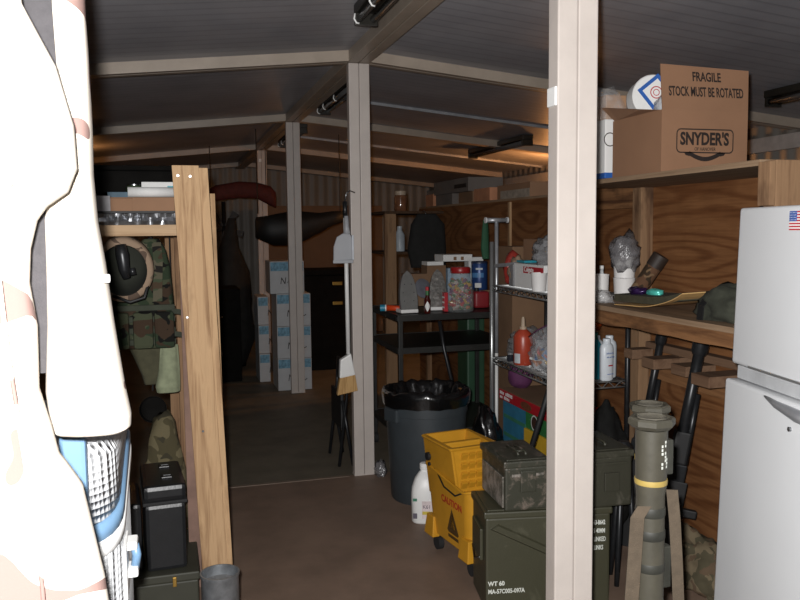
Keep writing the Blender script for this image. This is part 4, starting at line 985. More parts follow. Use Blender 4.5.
MB().lathe([(0.035, 0), (0.035, 0.001)], seg=20, M=Matrix.Translation((-0.1262, -0.10, 0.08)) @ Matrix.Rotation(R(-90), 4, 'Y')).build('biscuit', plain('cocoa', (66, 44, 36)), t)
t = tag(MB().blob((0, 0, 0.2), (0.085, 0.12, 0.25), 0.25, 6, 4, 51.0, 0.0).build('rubbish_bag', M_bagblack, None, True, (1.60, 3.93, 0)), 'filled black rubbish bag slumped in front of the boxes under the wire rack', 'bag')
tag(MB().blob((0, 0, 0.1), (0.10, 0.08, 0.10), 0.3, 6, 3, 53.0, 0.0).build('rubbish_bag', plain('grey_black_film', (48, 47, 50), 0.35, 0, 0.3, 20, 0.6, 26), None, True, (1.60, 3.52, 0)), 'small dark grey bag on the floor between the yellow bucket and the boxes', 'bag')
t = thing('purple_bag', 'purple bag hanging under the lower wire shelf', 'bag', (1.84, 4.02, 0.53))
MB().blob((0, 0, 0.075), (0.07, 0.06, 0.08), 0.15, 5, 3, 2.0).build('cloth', plain('plum', (92, 44, 84), 0.8, 0, 0.15), t, True)
t = thing('mop_pole', 'black pole leaning past the small ammunition can', 'pole', (1.50, 3.25, 0))
MB().tube([(-0.06, 0.06, 0.0), (0.10, -0.22, 0.98)], 0.0125, 12).build('shaft', M_dark, t, True)
MB().tube([(0.10, -0.22, 0.98), (0.104, -0.227, 1.0)], 0.015, 12).build('grip', M_rubber, t, True)
t = thing('mop_pole', 'thin dark pole leaning against the cart behind the rubbish bin', 'pole', (1.45, 4.30, 0))
MB().tube([(0.20, -0.06, 0.0), (0.06, 0.05, 0.72), (0.045, 0.085, 0.88)], 0.011, 12).build('shaft', M_gun, t, True)
t = thing('t_handle_pump', 'silver tube with a T grip standing behind the corner of the wire rack', 'pump', (1.785, 4.225, 0))
MB().tube([(0, 0, 0), (0, 0, 0.70)], 0.010, 12).build('lower_tube', M_white, t, True)
MB().tube([(0, 0, 0.70), (0, 0, 1.45)], 0.011, 14).build('upper_tube', plain('satin_steel', (176, 178, 182), 0.35, 0.5), t, True)
MB().tube([(-0.062, 0.0, 1.46), (0.062, 0.0, 1.46)], 0.013, 14).build('grip', plain('satin_steel', (176, 178, 182)), t, True)
for s_ in (-1, 1): MB().tube([(s_*0.062, 0, 1.46), (s_*0.07, 0, 1.46)], 0.017, 14).build('end_knob', plain('grip_white', (206, 206, 206), 0.4), t, 'auto')

# steel cart
ct = thing('steel_cart', 'dark two-tier steel cart behind the rubbish bin', 'cart', (0, 0, 0))
M_cart = plain('cart_paint', (38, 38, 36), 0.45, 0.2, 0.2, 12)
CX0, CX1, CY0, CY1 = 1.262, 2.02, 4.44, 5.10
for z, nm in ((0.912, 'top_tray'), (0.72, 'middle_tray'), (0.22, 'bottom_tray')):
    MB().box(CX0, CX1, CY0, CY1, z-0.008, z, 0.001).box(CX0, CX1, CY0-0.004, CY0, z-0.032, z+0.004, 0.001).box(CX0, CX1, CY1, CY1+0.004, z-0.032, z+0.004, 0.001).box(CX0-0.004, CX0, CY0, CY1, z-0.032, z+0.004, 0.001).box(CX1, CX1+0.004, CY0, CY1, z-0.032, z+0.004, 0.001).build(nm, M_cart, ct)
for x in (CX0-0.001, CX1-0.034):
    for y in (CY0-0.001, CY1-0.034):
        lg = MB().box(x+0.004, x+0.030, y+0.004, y+0.030, 0.07, 0.903, 0.002).build('leg', M_cart, ct)
        MB().tube([(x+0.005, y+0.0175, 0.035), (x+0.03, y+0.0175, 0.035)], 0.035, 16).build('caster', M_rubber, lg, 'auto')
MB().box(CX0-0.0046, CX0-0.004, CY0+0.0, CY0+0.05, 0.882, 0.906).build('edge_wear', M_steel, ct)

ZC = 0.917
t = thing('torch', 'orange torch with a blue cap lying at the left of the cart top', 'torch', (1.27, 4.66, ZC))
MB().tube([(-0.015, 0.02, 0.022), (0.12, -0.02, 0.016)], [0.019, 0.014], 16).build('body', plain('torch_orange', (206, 70, 30), 0.4), t, True)
MB().tube([(-0.022, 0.022, 0.022), (-0.015, 0.02, 0.022)], 0.021, 16).build('collar', M_white, t, 'auto')
MB().tube([(-0.05, 0.031, 0.022), (-0.022, 0.022, 0.022)], 0.021, 16).build('cap', plain('torch_blue', (48, 136, 166), 0.4), t, 'auto')
def iron(label, x, y, rz, plate, shell):
    t = thing('steam_iron', label, 'iron', (x, y, ZC), rz, 'irons standing on their heels')
    out = []
    for k in range(25):
        u_ = k/24; a = math.pi*u_
        out.append((-0.058*math.cos(a)*(1 if True else 1), 0.0 if k in (0, 24) else 0.0))
    pol = [(-0.052, 0.0), (0.052, 0.0)]
    for k in range(1, 12):
        u_ = k/12; pol.append((0.056*math.sqrt(max(0, 1-u_**2.2)), 0.04+0.20*u_*0.99))
    for k in range(11, 0, -1):
        u_ = k/12; pol.append((-0.056*math.sqrt(max(0, 1-u_**2.2)), 0.04+0.20*u_*0.99))
    pol.insert(13, (0.0, 0.243))
    Mx = Matrix.Translation((0, -0.0, 0.012)) @ Matrix.Rotation(R(80), 4, 'X')
    MB().prism(pol, 0.006, Mx, 0.001).build('soleplate', plate, t)
    MB().prism([(x_*0.93, 0.01+y_*0.93) for x_, y_ in pol], 0.035, Mx @ Matrix.Translation((0, 0, -0.036)), 0.003).build('shell', shell, t)
    MB().tube([Mx @ Vector(p) for p in ((0, 0.18, -0.035), (0, 0.15, -0.075), (0, 0.07, -0.085), (0, 0.02, -0.06))], 0.015, 12).build('handle', M_blackplastic, t, True)
    MB().box(-0.055, 0.055, -0.008, 0.09, 0.0, 0.022, 0.006).build('heel', M_white, t)
    for r_, yy in ((0.022, 0.16), (0.034, 0.11), (0.030, 0.06)):
        for s_ in (-1, 1):
            MB().lathe([(0.003, 0), (0.003, 0.0005)], seg=8, M=Mx @ Matrix.Translation((s_*r_, yy, 0.006))).build('steam_hole', M_dark, t)
    return t
iron('grey steam iron standing on its heel, left of the hot sauce bottle', 1.36, 4.54, R(4), plain('sole_grey', (128, 128, 126), 0.3, 0.35, 0.1), plain('shell_grey', (104, 104, 106), 0.4))
iron('foil-bright steam iron standing on its heel, right of the hot sauce bottle', 1.575, 4.63, R(-6), plain('sole_bright', (148, 146, 142), 0.2, 0.6, 0.25, 50, 0.8, 40), plain('shell_dark', (46, 46, 48), 0.4))
t = tag(MB().lathe([(0.0, 0), (0.05, 0.004), (0.062, 0.016), (0.06, 0.018), (0.0, 0.008)], cap=False, seg=30, M=Matrix.Translation((0, 0, 0.0615)) @ Matrix.Rotation(R(74), 4, 'X') @ Matrix.Rotation(R(18), 4, 'Y')).build('round_lid', plain('lid_grey', (116, 118, 126), 0.3, 0.2), None, True, (1.50, 4.74, ZC+0.07)), 'round grey lid leaning behind the grey iron', 'lid')
t.location = (1.50, 4.74, ZC+0.065)
t = thing('spice_jar', 'small clear bottle with a white top standing behind the grey iron', 'bottle', (1.46, 4.86, ZC))
MB().lathe([(0.026, 0), (0.026, 0.15), (0.012, 0.18)], seg=20).build('body', plain('bottle_grey_white', (170, 178, 184)), t, 'auto')
MB().lathe([(0.012, 0.18), (0.012, 0.21)], seg=16).build('cap', M_white, t, 'auto')
t = thing('hot_sauce_bottle', 'small hot sauce bottle with a white diamond label and green neck', 'bottle', (1.455, 4.49, ZC))
MB().lathe([(0.019, 0), (0.02, 0.004), (0.02, 0.078), (0.012, 0.098), (0.0095, 0.11)], seg=24).build('body', plain('sauce_red', (66, 20, 16), 0.15, 0, 0.1), t, 'auto')
MB().lathe([(0.0102, 0.108), (0.0102, 0.135)], seg=18).build('neck_band', plain('band_green', (52, 112, 60), 0.4), t, 'auto')
MB().lathe([(0.0105, 0.135), (0.0105, 0.155), (0.008, 0.158)], seg=18).build('cap', plain('colour_red', (176, 32, 44)), t, 'auto')
dm = []
for k in range(13):
    u_ = -1+2*k/12; hh = 0.028*(1-abs(u_)**1.3)+0.002
    an = R(-104 + 46*u_); dm.append(((0.0204*math.cos(an), 0.0204*math.sin(an), 0.042-hh), (0.0204*math.cos(an), 0.0204*math.sin(an), 0.042+hh)))
MB().rings([[d[0] for d in dm], [d[1] for d in dm]], cap=False, closed=False).build('diamond_label', M_white, t)
# candy jar
t = thing('candy_jar', 'big clear jar of wrapped sweets with a red lid on the cart', 'jar', (1.675, 4.52, ZC))
MB().lathe([(0.074, 0.0), (0.08, 0.012), (0.082, 0.06), (0.078, 0.13), (0.074, 0.17), (0.058, 0.21), (0.055, 0.235)], seg=36, cap=False).build('glass', glassy('jar_glass', (226, 230, 228), 0.14, 0.04), t, True)
MB().lathe([(0.058, 0.232), (0.060, 0.236), (0.060, 0.262), (0.056, 0.268)], seg=32).build('lid', plain('lid_red', (150, 32, 34), 0.35), t, 'auto')
sw = MB()
swc = [(160, 40, 42), (170, 136, 62), (54, 100, 62), (170, 160, 152), (104, 66, 100), (150, 90, 58), (136, 124, 112)]
bys = [MB() for _ in swc]
for k in range(150):
    a = random.uniform(0, 2*math.pi); rr = 0.062*math.sqrt(random.uniform(0.3, 1)); z = random.uniform(0.02, 0.185)
    if z > 0.165: rr *= 0.8
    Mk = Matrix.Translation((rr*math.cos(a)*0.95, rr*math.sin(a)*0.95, z)) @ Matrix.Rotation(random.uniform(0, 3), 4, Vector((random.random(), random.random(), random.random()+0.1)))
    b = bys[k % len(swc)]
    b.tube([(-0.017, 0, 0), (-0.010, 0, 0), (0, 0, 0), (0.010, 0, 0), (0.017, 0, 0)], [0.010, 0.004, 0.013, 0.004, 0.010], 6, M=Mk)
for b, c_ in zip(bys, swc):
    o = b.build('sweets', plain('sweet_%d_%d_%d' % c_, c_, 0.25, 0, 0.1), t); o['kind'] = 'stuff'
t = thing('sweet_box', 'small red and white box at the left of the candy jar', 'box', (1.592, 4.56, ZC))
MB().box(-0.012, 0.012, -0.02, 0.02, 0, 0.115, 0.002).build('body', plain('colour_red', (176, 32, 44)), t)
for k in range(3): MB().box(-0.0125, -0.012, -0.02, 0.02, 0.02+0.03*k, 0.03+0.03*k).build('stripe', M_white, t)
t = thing('red_jug', 'dark red plastic jug at the right of the candy jar', 'jug', (1.86, 4.70, 0))
MB().box(-0.04, 0.06, -0.05, 0.05, ZC, ZC+0.105, 0.018, seg=3).build('body', plain('jug_red', (132, 34, 40), 0.45, 0, 0.08), t, True)
MB().tube([(-0.01, 0, ZC+0.105), (-0.01, 0, ZC+0.125)], 0.014, 12).build('cap', M_dark, t, 'auto')
tb = flatbox('low_carton', 'low brown carton under the blue printed can', 1.87, 1.98, 4.78, 4.90, ZC, 1.019, M_card_dark)
t = thing('coffee_can', 'blue printed can standing behind the candy jar', 'can', (1.925, 4.84, 0.0))
MB().lathe([(0.05, 1.021), (0.052, 1.025), (0.052, 1.19), (0.05, 1.194)], seg=30).build('body', plain('can_blue', (40, 66, 116), 0.35, 0.2, 0.15, 20), t, 'auto')
MB().lathe([(0.053, 1.19), (0.053, 1.20), (0.05, 1.204)], seg=30).build('lid', plain('lid_navy', (36, 44, 66), 0.4), t, 'auto')
patch(0.0526, 215, 262, 1.035, 1.065).build('label', M_paper, t)
patch(0.0526, 190, 280, 1.10, 1.13).build('label_band', plain('band_blue', (78, 126, 176), 0.4), t)
patch(0.0528, 222, 272, 1.15, 1.162).build('name_strip', plain('pale_label', (196, 202, 206)), t)
# boxes at the back of the cart
t = flatbox('carton_box', 'brown carton at the back left of the cart top', 1.46, 1.60, 4.93, 5.07, ZC, ZC+0.21, M_card_dark)
t = flatbox('carton_box', 'taller brown carton with a pale top beside the candy jar', 1.605, 1.735, 4.95, 5.08, ZC, ZC+0.26, M_card_dark)
MB().box(-0.062, 0.05, -0.06, 0.062, 0.2605, 0.285, 0.002).build('pale_top', M_paper, t)
t = flatbox('blue_grey_box', 'pale blue printed box behind the candy jar', 1.74, 1.90, 4.93, 5.06, ZC, ZC+0.24, plain('pale_blue_print', (136, 158, 176), 0.6, 0, 0.2, 30))
t = flatbox('flat_carton', 'flat white carton resting on the pale blue box', 1.70, 1.90, 4.90, 5.08, ZC+0.286, ZC+0.33, M_paper)
for dx in (-0.02, 0.03): MB().box(dx-0.01, dx+0.01, -0.0915, -0.0895, 0.008, 0.03).build('slot', M_card_dark, t)
t = flatbox('white_box', 'small white box right of the pale blue box', 1.905, 2.01, 4.98, 5.06, ZC, 1.225, M_paper)
t = thing('green_bin', 'tall dark green plastic bin behind the cart against the plywood', 'bin', (1.97, 5.28, 0))
MB().box(-0.02, 0.11, -0.15, 0.05, 0.0, 0.86, 0.012).build('body', plain('bin_green', (40, 74, 52), 0.5, 0, 0.1), t)
t = thing('green_cloth', 'dark green cloth hanging from the T grip', 'cloth', (1.735, 4.262, 0))
garment([(1.462, -0.016, 0.012, 0, 0.008), (1.40, -0.024, 0.016, 0, 0.012), (1.30, -0.03, 0.018, 0, 0.014), (1.24, -0.02, 0.02, 0, 0.012)], seg=20, fold=0.004).build('cloth', plain('cloth_green', (30, 72, 48), 0.8), t, True)

# rubbish bin
t = thing('rubbish_bin', 'big dark grey plastic rubbish bin lined with a black bag', 'bin', (1.275, 3.965, 0))
M_bin = plain('bin_grey', (54, 60, 64), 0.5, 0, 0.1, 8, 0.1, 60)
MB().lathe([(0.185, 0.0), (0.19, 0.012), (0.213, 0.46), (0.217, 0.462), (0.220, 0.54), (0.226, 0.545), (0.226, 0.56), (0.215, 0.56), (0.21, 0.46), (0.183, 0.02), (0.0, 0.02)], cap=False, seg=48).build('body', M_bin, t, 'auto')
for a in (200, 20):
    MB().box(-0.02, 0.012, -0.055, 0.055, 0.43, 0.50, 0.010, Matrix.Rotation(R(a), 4, 'Z') @ Matrix.Translation((0.225, 0, 0))).build('handle', M_bin, t)
N = 64; rg = []
for (r_, z_, amp) in ((0.226, 0.505, 0.004), (0.229, 0.53, 0.006), (0.231, 0.55, 0.006), (0.232, 0.568, 0.005), (0.222, 0.585, 0.010), (0.20, 0.588, 0.016), (0.185, 0.56, 0.025), (0.15, 0.45, 0.03), (0.0, 0.40, 0)):
    rg.append([((r_+amp*noise.noise(Vector((4*math.cos(2*math.pi*k/N), 4*math.sin(2*math.pi*k/N), z_*6))))*math.cos(2*math.pi*k/N), (r_+amp*noise.noise(Vector((4*math.cos(2*math.pi*k/N), 4*math.sin(2*math.pi*k/N), z_*6))))*math.sin(2*math.pi*k/N),
                z_+amp*2.2*noise.noise(Vector((6*math.cos(2*math.pi*k/N), 6*math.sin(2*math.pi*k/N), z_*3+4)))) for k in range(N)])
MB().rings(rg, cap=False).build('liner_bag', M_bagblack, t, True)

# bleach jug
t = thing('bleach_jug', 'white gallon jug with a printed label between the bin and the yellow bucket', 'jug', (1.150, 3.61, 0), R(-20))
pr = [(0.062, 0.0), (0.068, 0.008), (0.069, 0.13), (0.066, 0.17), (0.05, 0.215), (0.028, 0.245), (0.021, 0.25), (0.021, 0.262)]
MB().rings([[(0.95*r_*math.copysign(abs(math.cos(2*math.pi*k/32))**0.7, math.cos(2*math.pi*k/32)), 0.85*r_*math.copysign(abs(math.sin(2*math.pi*k/32))**0.7, math.sin(2*math.pi*k/32)), z_) for k in range(32)] for r_, z_ in pr]).build('body', M_white, t, True)
MB().tube([(0.02, 0.0, 0.245), (0.055, 0, 0.24), (0.068, 0, 0.20), (0.064, 0, 0.15)], 0.012, 12).build('handle', M_white, t, True)
MB().lathe([(0.023, 0.258), (0.024, 0.262), (0.024, 0.283), (0.02, 0.287)], seg=24).build('cap', M_white, t, 'auto')
yl = -0.0597
MB().box(-0.012, 0.045, yl, yl+0.003, 0.03, 0.115).build('label', plain('label_pinkish', (214, 200, 200), 0.6), t)
lettering(t, 'K61', 0.026, (-0.008, yl-0.0006, 0.08), (1, 0, 0), (0, 0, 1), plain('label_ink', (90, 84, 96), 0.6), 'lettering', 0.9)
MB().box(-0.010, 0.043, yl-0.0006, yl, 0.05, 0.066).build('label_band', plain('label_yellow', (196, 176, 72), 0.6), t)
for z0, z1, nm, c_ in ((0.115, 0.128, 'green_mark', 'print_green'), (0.03, 0.055, 'dark_mark', 'label_ink')):
    MB().box(-0.055, -0.035, yl, yl+0.003, z0, z1).build(nm, MATS[c_], t)

# mop bucket with side wringer
M_mop = plain('mop_yellow', (192, 138, 36), 0.42, 0, 0.07, 8, 0.04, 60)
bk = thing('mop_bucket', 'yellow mop bucket with a side-press wringer and caution print', 'mop bucket', (1.108, 2.905, 0), R(8))
# local: left face on x=0 running along +Y (away), width along +X
def taper(z): return 0.028*(1-(z-0.08)/0.27)
rgo = []
def bring(z, inset):
    t_ = taper(z)+inset
    x0, x1, y0, y1 = t_*0.6, 0.34-t_*0.6, t_, 0.40-t_
    return [(x, y, z) for x, y in rrect(x0, x1, y0, y1, 0.045, 6)]
def ztop(x, y):  # rim dips in the middle of the side
    return 0.335 + 0.05*min(1, abs(y-0.13)/0.2)**1.5 if y < 0.33 else 0.385
outer = [bring(0.085, 0.012), bring(0.09, 0.0), bring(0.2, 0.0)]
rim = [(x, y, ztop(x, y)) for x, y, z in bring(0.36, 0.0)]
rimi = [(x, y, ztop(x, y)) for x, y, z in bring(0.36, 0.01)]
MB().rings(outer+[rim, rimi, bring(0.2, 0.01), bring(0.1, 0.01)], cap=True).build('tub', M_mop, bk, 'auto')
rim2 = [(x, y, ztop(x, y)+0.003) for x, y, z in bring(0.36, -0.006)]
MB().tube(rim2+[rim2[0]], 0.006, 8).build('rim', M_mop, bk, True)
for x in (0.045, 0.295):
    for y in (0.045, 0.355):
        cs = MB().box(x-0.022, x+0.022, y-0.022, y+0.022, 0.062, 0.1, 0.005).build('caster', M_dark, bk)
        MB().tube([(x-0.012, y, 0.03), (x+0.012, y, 0.03)], 0.03, 18).build('wheel', M_rubber, cs, 'auto')
# foot skirts over the casters
for y0, y1 in ((0.0, 0.085), (0.315, 0.40)):
    MB().hexa([(-0.006, y0, 0.072), (0.03, y0, 0.072), (0.03, y1, 0.072), (-0.006, y1, 0.072), (0.004, y0+0.01, 0.16), (0.03, y0+0.01, 0.16), (0.03, y1-0.01, 0.16), (0.004, y1-0.01, 0.16)], 0.004).build('foot', M_mop, bk)
M_print = plain('print_dark_brown', (74, 52, 20), 0.6)
xf = 0.0105
def on_face(z): return taper(z)*0.6 - 0.0008
xa = on_face(0.27); 
SD = Vector((on_face(0.30)-on_face(0.20), 0, 0.10)).normalized()
lettering(bk, 'CAUTION', 0.042, (on_face(0.262)-0.001, 0.245, 0.262), (0, -1, 0), SD, plain('caution_red', (164, 44, 26), 0.5), 'lettering', 0.95, 'LEFT', 0.0012)
def plate(poly, name, m):   # polygon (y, z) laid on the side face
    a = [(on_face(z)-0.0006, y, z) for y, z in poly]; b = [(on_face(z)-0.0012, y, z) for y, z in poly]
    MB().rings([a, b]).build(name, m, bk)
tri = [(0.155, 0.25), (0.205, 0.15), (0.195, 0.14), (0.115, 0.14), (0.105, 0.15)]
plate(tri, 'warning_mark', M_print)
plate([(0.155, 0.232), (0.148, 0.222), (0.162, 0.222)], 'warning_figure', M_mop)
plate([(0.160, 0.218), (0.150, 0.218), (0.135, 0.165), (0.148, 0.165), (0.154, 0.19), (0.165, 0.165), (0.175, 0.165)], 'warning_figure', M_mop)
plate([(0.20, 0.132), (0.11, 0.132), (0.11, 0.118), (0.20, 0.118)], 'caption', M_print)
MB().tube([(0.0, 0.03, 0.36), (-0.008, 0.1, 0.325), (-0.008, 0.2, 0.335), (0.0, 0.30, 0.39)], 0.0035, 8).build('bail_wire', M_dark, bk, True)
# wringer: hopper on the far half of the tub
wx0, wx1, wy0, wy1, wz0, wz1 = -0.018, 0.205, 0.12, 0.38, 0.318, 0.508
th_ = 0.012
wg = MB()
wg.hexa([(wx0+0.03, wy0, wz0), (wx0+0.042, wy0, wz0), (wx0+0.042, wy1, wz0-0.06), (wx0+0.03, wy1, wz0-0.06), (wx0, wy0-0.005, wz1), (wx0+0.012, wy0-0.005, wz1), (wx0+0.012, wy1, wz1+0.012), (wx0, wy1, wz1+0.012)], 0.003)
wg.hexa([(wx1-0.042, wy0, wz0), (wx1-0.03, wy0, wz0), (wx1-0.03, wy1, wz0), (wx1-0.042, wy1, wz0), (wx1-0.012, wy0-0.005, wz1), (wx1, wy0-0.005, wz1), (wx1, wy1, wz1+0.012), (wx1-0.012, wy1, wz1+0.012)], 0.003)
hp = wg.hexa([(wx0+0.042, wy0, wz0), (wx1-0.042, wy0, wz0), (wx1-0.042, wy0+th_, wz0), (wx0+0.042, wy0+th_, wz0), (wx0+0.012, wy0-0.005, wz1), (wx1-0.012, wy0-0.005, wz1), (wx1-0.012, wy0+th_-0.005, wz1), (wx0+0.012, wy0+th_-0.005, wz1)]).hexa(
    [(wx0+0.042, wy1-th_, wz0), (wx1-0.042, wy1-th_, wz0), (wx1-0.042, wy1, wz0), (wx0+0.042, wy1, wz0), (wx0+0.012, wy1-th_, wz1+0.012), (wx1-0.012, wy1-th_, wz1+0.012), (wx1-0.012, wy1, wz1+0.012), (wx0+0.012, wy1, wz1+0.012)]).box(wx0+0.04, wx1-0.04, wy0+0.01, wy1-0.01, wz0, wz0+0.012).build('wringer', M_mop, bk)
for r_ in range(4):
    for c_ in range(4):
        z = wz0+0.026+0.04*r_; x = wx0+0.046+0.036*c_
        MB().hexa([(x, wy0-0.004, z), (x+0.029, wy0-0.004, z), (x+0.029, wy0+0.004, z), (x, wy0+0.004, z), (x, wy0-0.018, z+0.026), (x+0.029, wy0-0.018, z+0.026), (x+0.029, wy0+0.004, z+0.034), (x, wy0+0.004, z+0.034)], 0.002).build('rib_block', M_mop, hp)
MB().rings([[(p[0], p[1], wz1-0.002) for p in rrect(wx0-0.004, wx1+0.004, wy0-0.009, wy1+0.004, 0.01, 3)], [(p[0], p[1], wz1+0.006) for p in rrect(wx0-0.008, wx1+0.008, wy0-0.013, wy1+0.008, 0.012, 3)],
            [(p[0], p[1], wz1+0.010) for p in rrect(wx0-0.004, wx1+0.004, wy0-0.009, wy1+0.004, 0.01, 3)], [(p[0], p[1], wz1+0.010) for p in rrect(wx0+0.014, wx1-0.014, wy0+0.01, wy1-0.014, 0.008, 3)]], cap=False).build('wringer_rim', M_mop, hp)
MB().box(wx0+0.02, wx1-0.02, wy0+0.10, wy0+0.13, wz0+0.05, wz1+0.004, 0.008).build('press_plate', M_mop, hp)
MB().lathe([(0.018, 0), (0.018, 0.012), (0.012, 0.014)], seg=18, M=Matrix.Translation((wx0+0.006, wy1-0.05, wz1-0.075)) @ Matrix.Rotation(R(-90), 4, 'Y')).build('pivot', M_dark, hp, 'auto')
MB().lathe([(0.008, 0), (0.008, 0.008)], seg=14, M=Matrix.Translation((wx0+0.010, wy1-0.05, wz1-0.11)) @ Matrix.Rotation(R(-90), 4, 'Y')).build('bolt', M_dark, hp, 'auto')
MB().lathe([(0.007, 0), (0.007, 0.012)], seg=14, M=Matrix.Translation((wx1-0.06, wy0-0.004, wz0+0.035)) @ Matrix.Rotation(R(90), 4, 'X')).build('bolt', M_dark, hp, 'auto')
MB().hexa([(wx0+0.03, wy0-0.02, 0.30), (wx1-0.03, wy0-0.02, 0.30), (wx1-0.03, wy0, 0.30), (wx0+0.03, wy0, 0.30), (wx0+0.02, wy0-0.012, wz0+0.012), (wx1-0.02, wy0-0.012, wz0+0.012), (wx1-0.02, wy0, wz0+0.012), (wx0+0.02, wy0, wz0+0.012)], 0.003).build('apron', M_mop, bk)
MB().box(0.012, 0.05, wy1-0.13, wy1-0.02, 0.24, wz0-0.0, 0.004).build('bracket', M_mop, bk)

# broom hung beside the second post
t = thing('broom', 'long-handled broom with a white head hanging beside the second post', 'broom', (0.945, 4.36, 0))
MB().tube([(0.0, 0.0, 0.72), (-0.005, 0.0, 1.48)], 0.0115, 14).build('handle', M_white, t, True)
MB().tube([(-0.005, 0, 1.48), (-0.006, 0, 1.57)], 0.013, 14).build('grip', M_blackplastic, t, True)
MB().tube([(-0.006, 0, 1.57), (0.002, 0, 1.61), (0.022, 0, 1.63), (0.055, 0.02, 1.62)], 0.004, 8).build('hanging_loop', M_steel, t, True)
MB().hexa([(-0.055, -0.02, 0.585), (0.035, -0.02, 0.60), (0.035, 0.02, 0.60), (-0.055, 0.02, 0.585), (-0.05, -0.022, 0.69), (0.012, -0.022, 0.725), (0.012, 0.022, 0.725), (-0.05, 0.022, 0.69)], 0.008).build('head', M_white, t)
MB().hexa([(-0.07, -0.02, 0.49), (0.048, -0.02, 0.51), (0.048, 0.02, 0.51), (-0.07, 0.02, 0.49), (-0.053, -0.018, 0.588), (0.034, -0.018, 0.602), (0.034, 0.018, 0.602), (-0.053, 0.018, 0.588)], 0.004).build('bristles', wood('straw', (190, 154, 104), (140, 104, 62), 'z', 120, 0.9, 0.1), t)
t = thing('dustpan', 'grey dustpan clipped high on the broom handle', 'dustpan', (0.942, 4.305, 0))
M_dp = plain('dustpan_grey', (158, 160, 164), 0.45, 0, 0.03)
dpo = [(-0.085, 1.245), (0.022, 1.25), (0.022, 1.36), (0.01, 1.39), (-0.03, 1.395), (-0.065, 1.375), (-0.083, 1.32)]
MB().prism(dpo, 0.012, Matrix(((1, 0, 0, 0), (0, 0, -1, 0.0), (0, 1, 0, 0), (0, 0, 0, 1))), 0.003).build('pan', M_dp, t)
MB().box(-0.088, 0.024, -0.018, 0.0, 1.232, 1.25, 0.003).build('lip', M_dp, t)
MB().box(0.016, 0.026, -0.03, 0.0, 1.25, 1.385, 0.003).build('side_wall', plain('dustpan_pale', (196, 200, 206), 0.45), t)
MB().tube([(-0.004, 0.0, 1.39), (-0.005, 0.01, 1.43), (-0.006, 0.012, 1.49)], [0.02, 0.014, 0.012], 12).build('handle', M_dp, t, True)

# ================================================================== TOP OF THE PLYWOOD, CEILING, FAR ROOM
ZT = 1.607
def topbox(name, label, x0, x1, y0, y1, z0, z1, m, cat='carton', group='cartons on top of the plywood wall'):
    t = thing(name, label, cat, ((x0+x1)/2, (y0+y1)/2, z0), 0, group)
    MB().box(-(x1-x0)/2, (x1-x0)/2, -(y1-y0)/2, (y1-y0)/2, 0, z1-z0, 0.003).build('body', m, t)
    return t
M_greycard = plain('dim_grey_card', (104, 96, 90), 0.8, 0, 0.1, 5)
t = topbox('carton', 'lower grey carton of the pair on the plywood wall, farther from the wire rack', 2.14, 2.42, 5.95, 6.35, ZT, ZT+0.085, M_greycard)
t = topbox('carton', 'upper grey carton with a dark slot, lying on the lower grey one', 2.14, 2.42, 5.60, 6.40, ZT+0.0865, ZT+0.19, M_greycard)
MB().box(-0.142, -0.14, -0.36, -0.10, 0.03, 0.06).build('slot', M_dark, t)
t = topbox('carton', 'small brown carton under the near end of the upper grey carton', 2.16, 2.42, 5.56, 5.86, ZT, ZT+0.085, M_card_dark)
t = topbox('carton', 'small salmon-lit carton between the grey cartons and the long tan one', 2.13, 2.36, 5.16, 5.46, ZT, ZT+0.09, plain('salmon_lit_card', (176, 122, 90), 0.8))  # the bulb's warm glow is put into this card colour
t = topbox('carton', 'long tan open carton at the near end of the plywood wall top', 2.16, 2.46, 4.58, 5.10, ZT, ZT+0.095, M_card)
MB().box(-0.152, -0.15, -0.25, 0.20, 0.0, 0.055).build('torn_front', plain('torn_card', (150, 138, 124), 0.85, 0, 0.2, 30), t)
t = topbox('carton', 'tan round-edged carton at the far end of the plywood wall top', 2.14, 2.36, 6.42, 6.62, ZT, ZT+0.10, plain('salmon_lit_card', (176, 122, 90)))

# far shelf whose upright carries the jar
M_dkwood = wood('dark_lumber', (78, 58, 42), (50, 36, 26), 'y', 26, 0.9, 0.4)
fs = thing('far_shelf', 'dark far shelf whose pale upright shows right of the second post', 'shelf', (0, 0, 0))
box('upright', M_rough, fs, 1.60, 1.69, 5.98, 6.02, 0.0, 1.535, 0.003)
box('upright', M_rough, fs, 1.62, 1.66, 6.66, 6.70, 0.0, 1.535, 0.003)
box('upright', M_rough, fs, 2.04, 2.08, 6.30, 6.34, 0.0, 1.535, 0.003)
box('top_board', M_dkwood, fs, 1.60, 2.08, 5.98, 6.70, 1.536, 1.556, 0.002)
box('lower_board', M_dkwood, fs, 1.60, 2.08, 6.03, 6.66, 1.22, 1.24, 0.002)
t = thing('snack_jar', 'clear jar with a pale lid standing on the far shelf top', 'jar', (1.75, 6.06, 1.556))
MB().lathe([(0.045, 0), (0.05, 0.01), (0.05, 0.11), (0.04, 0.125)], seg=28).build('glass', plain('amber_jar', (112, 74, 52), 0.12, 0.0, 0.3, 30, spec=0.9), t, 'auto')
MB().lathe([(0.044, 0.125), (0.044, 0.155), (0.041, 0.158)], seg=28).build('lid', plain('tan_lid', (168, 150, 130), 0.5), t, 'auto')
t = thing('dark_jacket', 'black jacket hanging from the near end of the far shelf', 'jacket', (0, 0, 0), 0)
garment([(1.53, 1.83, 1.98, 5.88, 0.03), (1.45, 1.78, 2.05, 5.88, 0.05), (1.25, 1.75, 2.06, 5.88, 0.06), (1.12, 1.78, 2.06, 5.88, 0.05)], seg=30, seed=20).build('body', plain('jacket_black', (26, 26, 25), 0.9, 0, 0.2, 20), t, True)
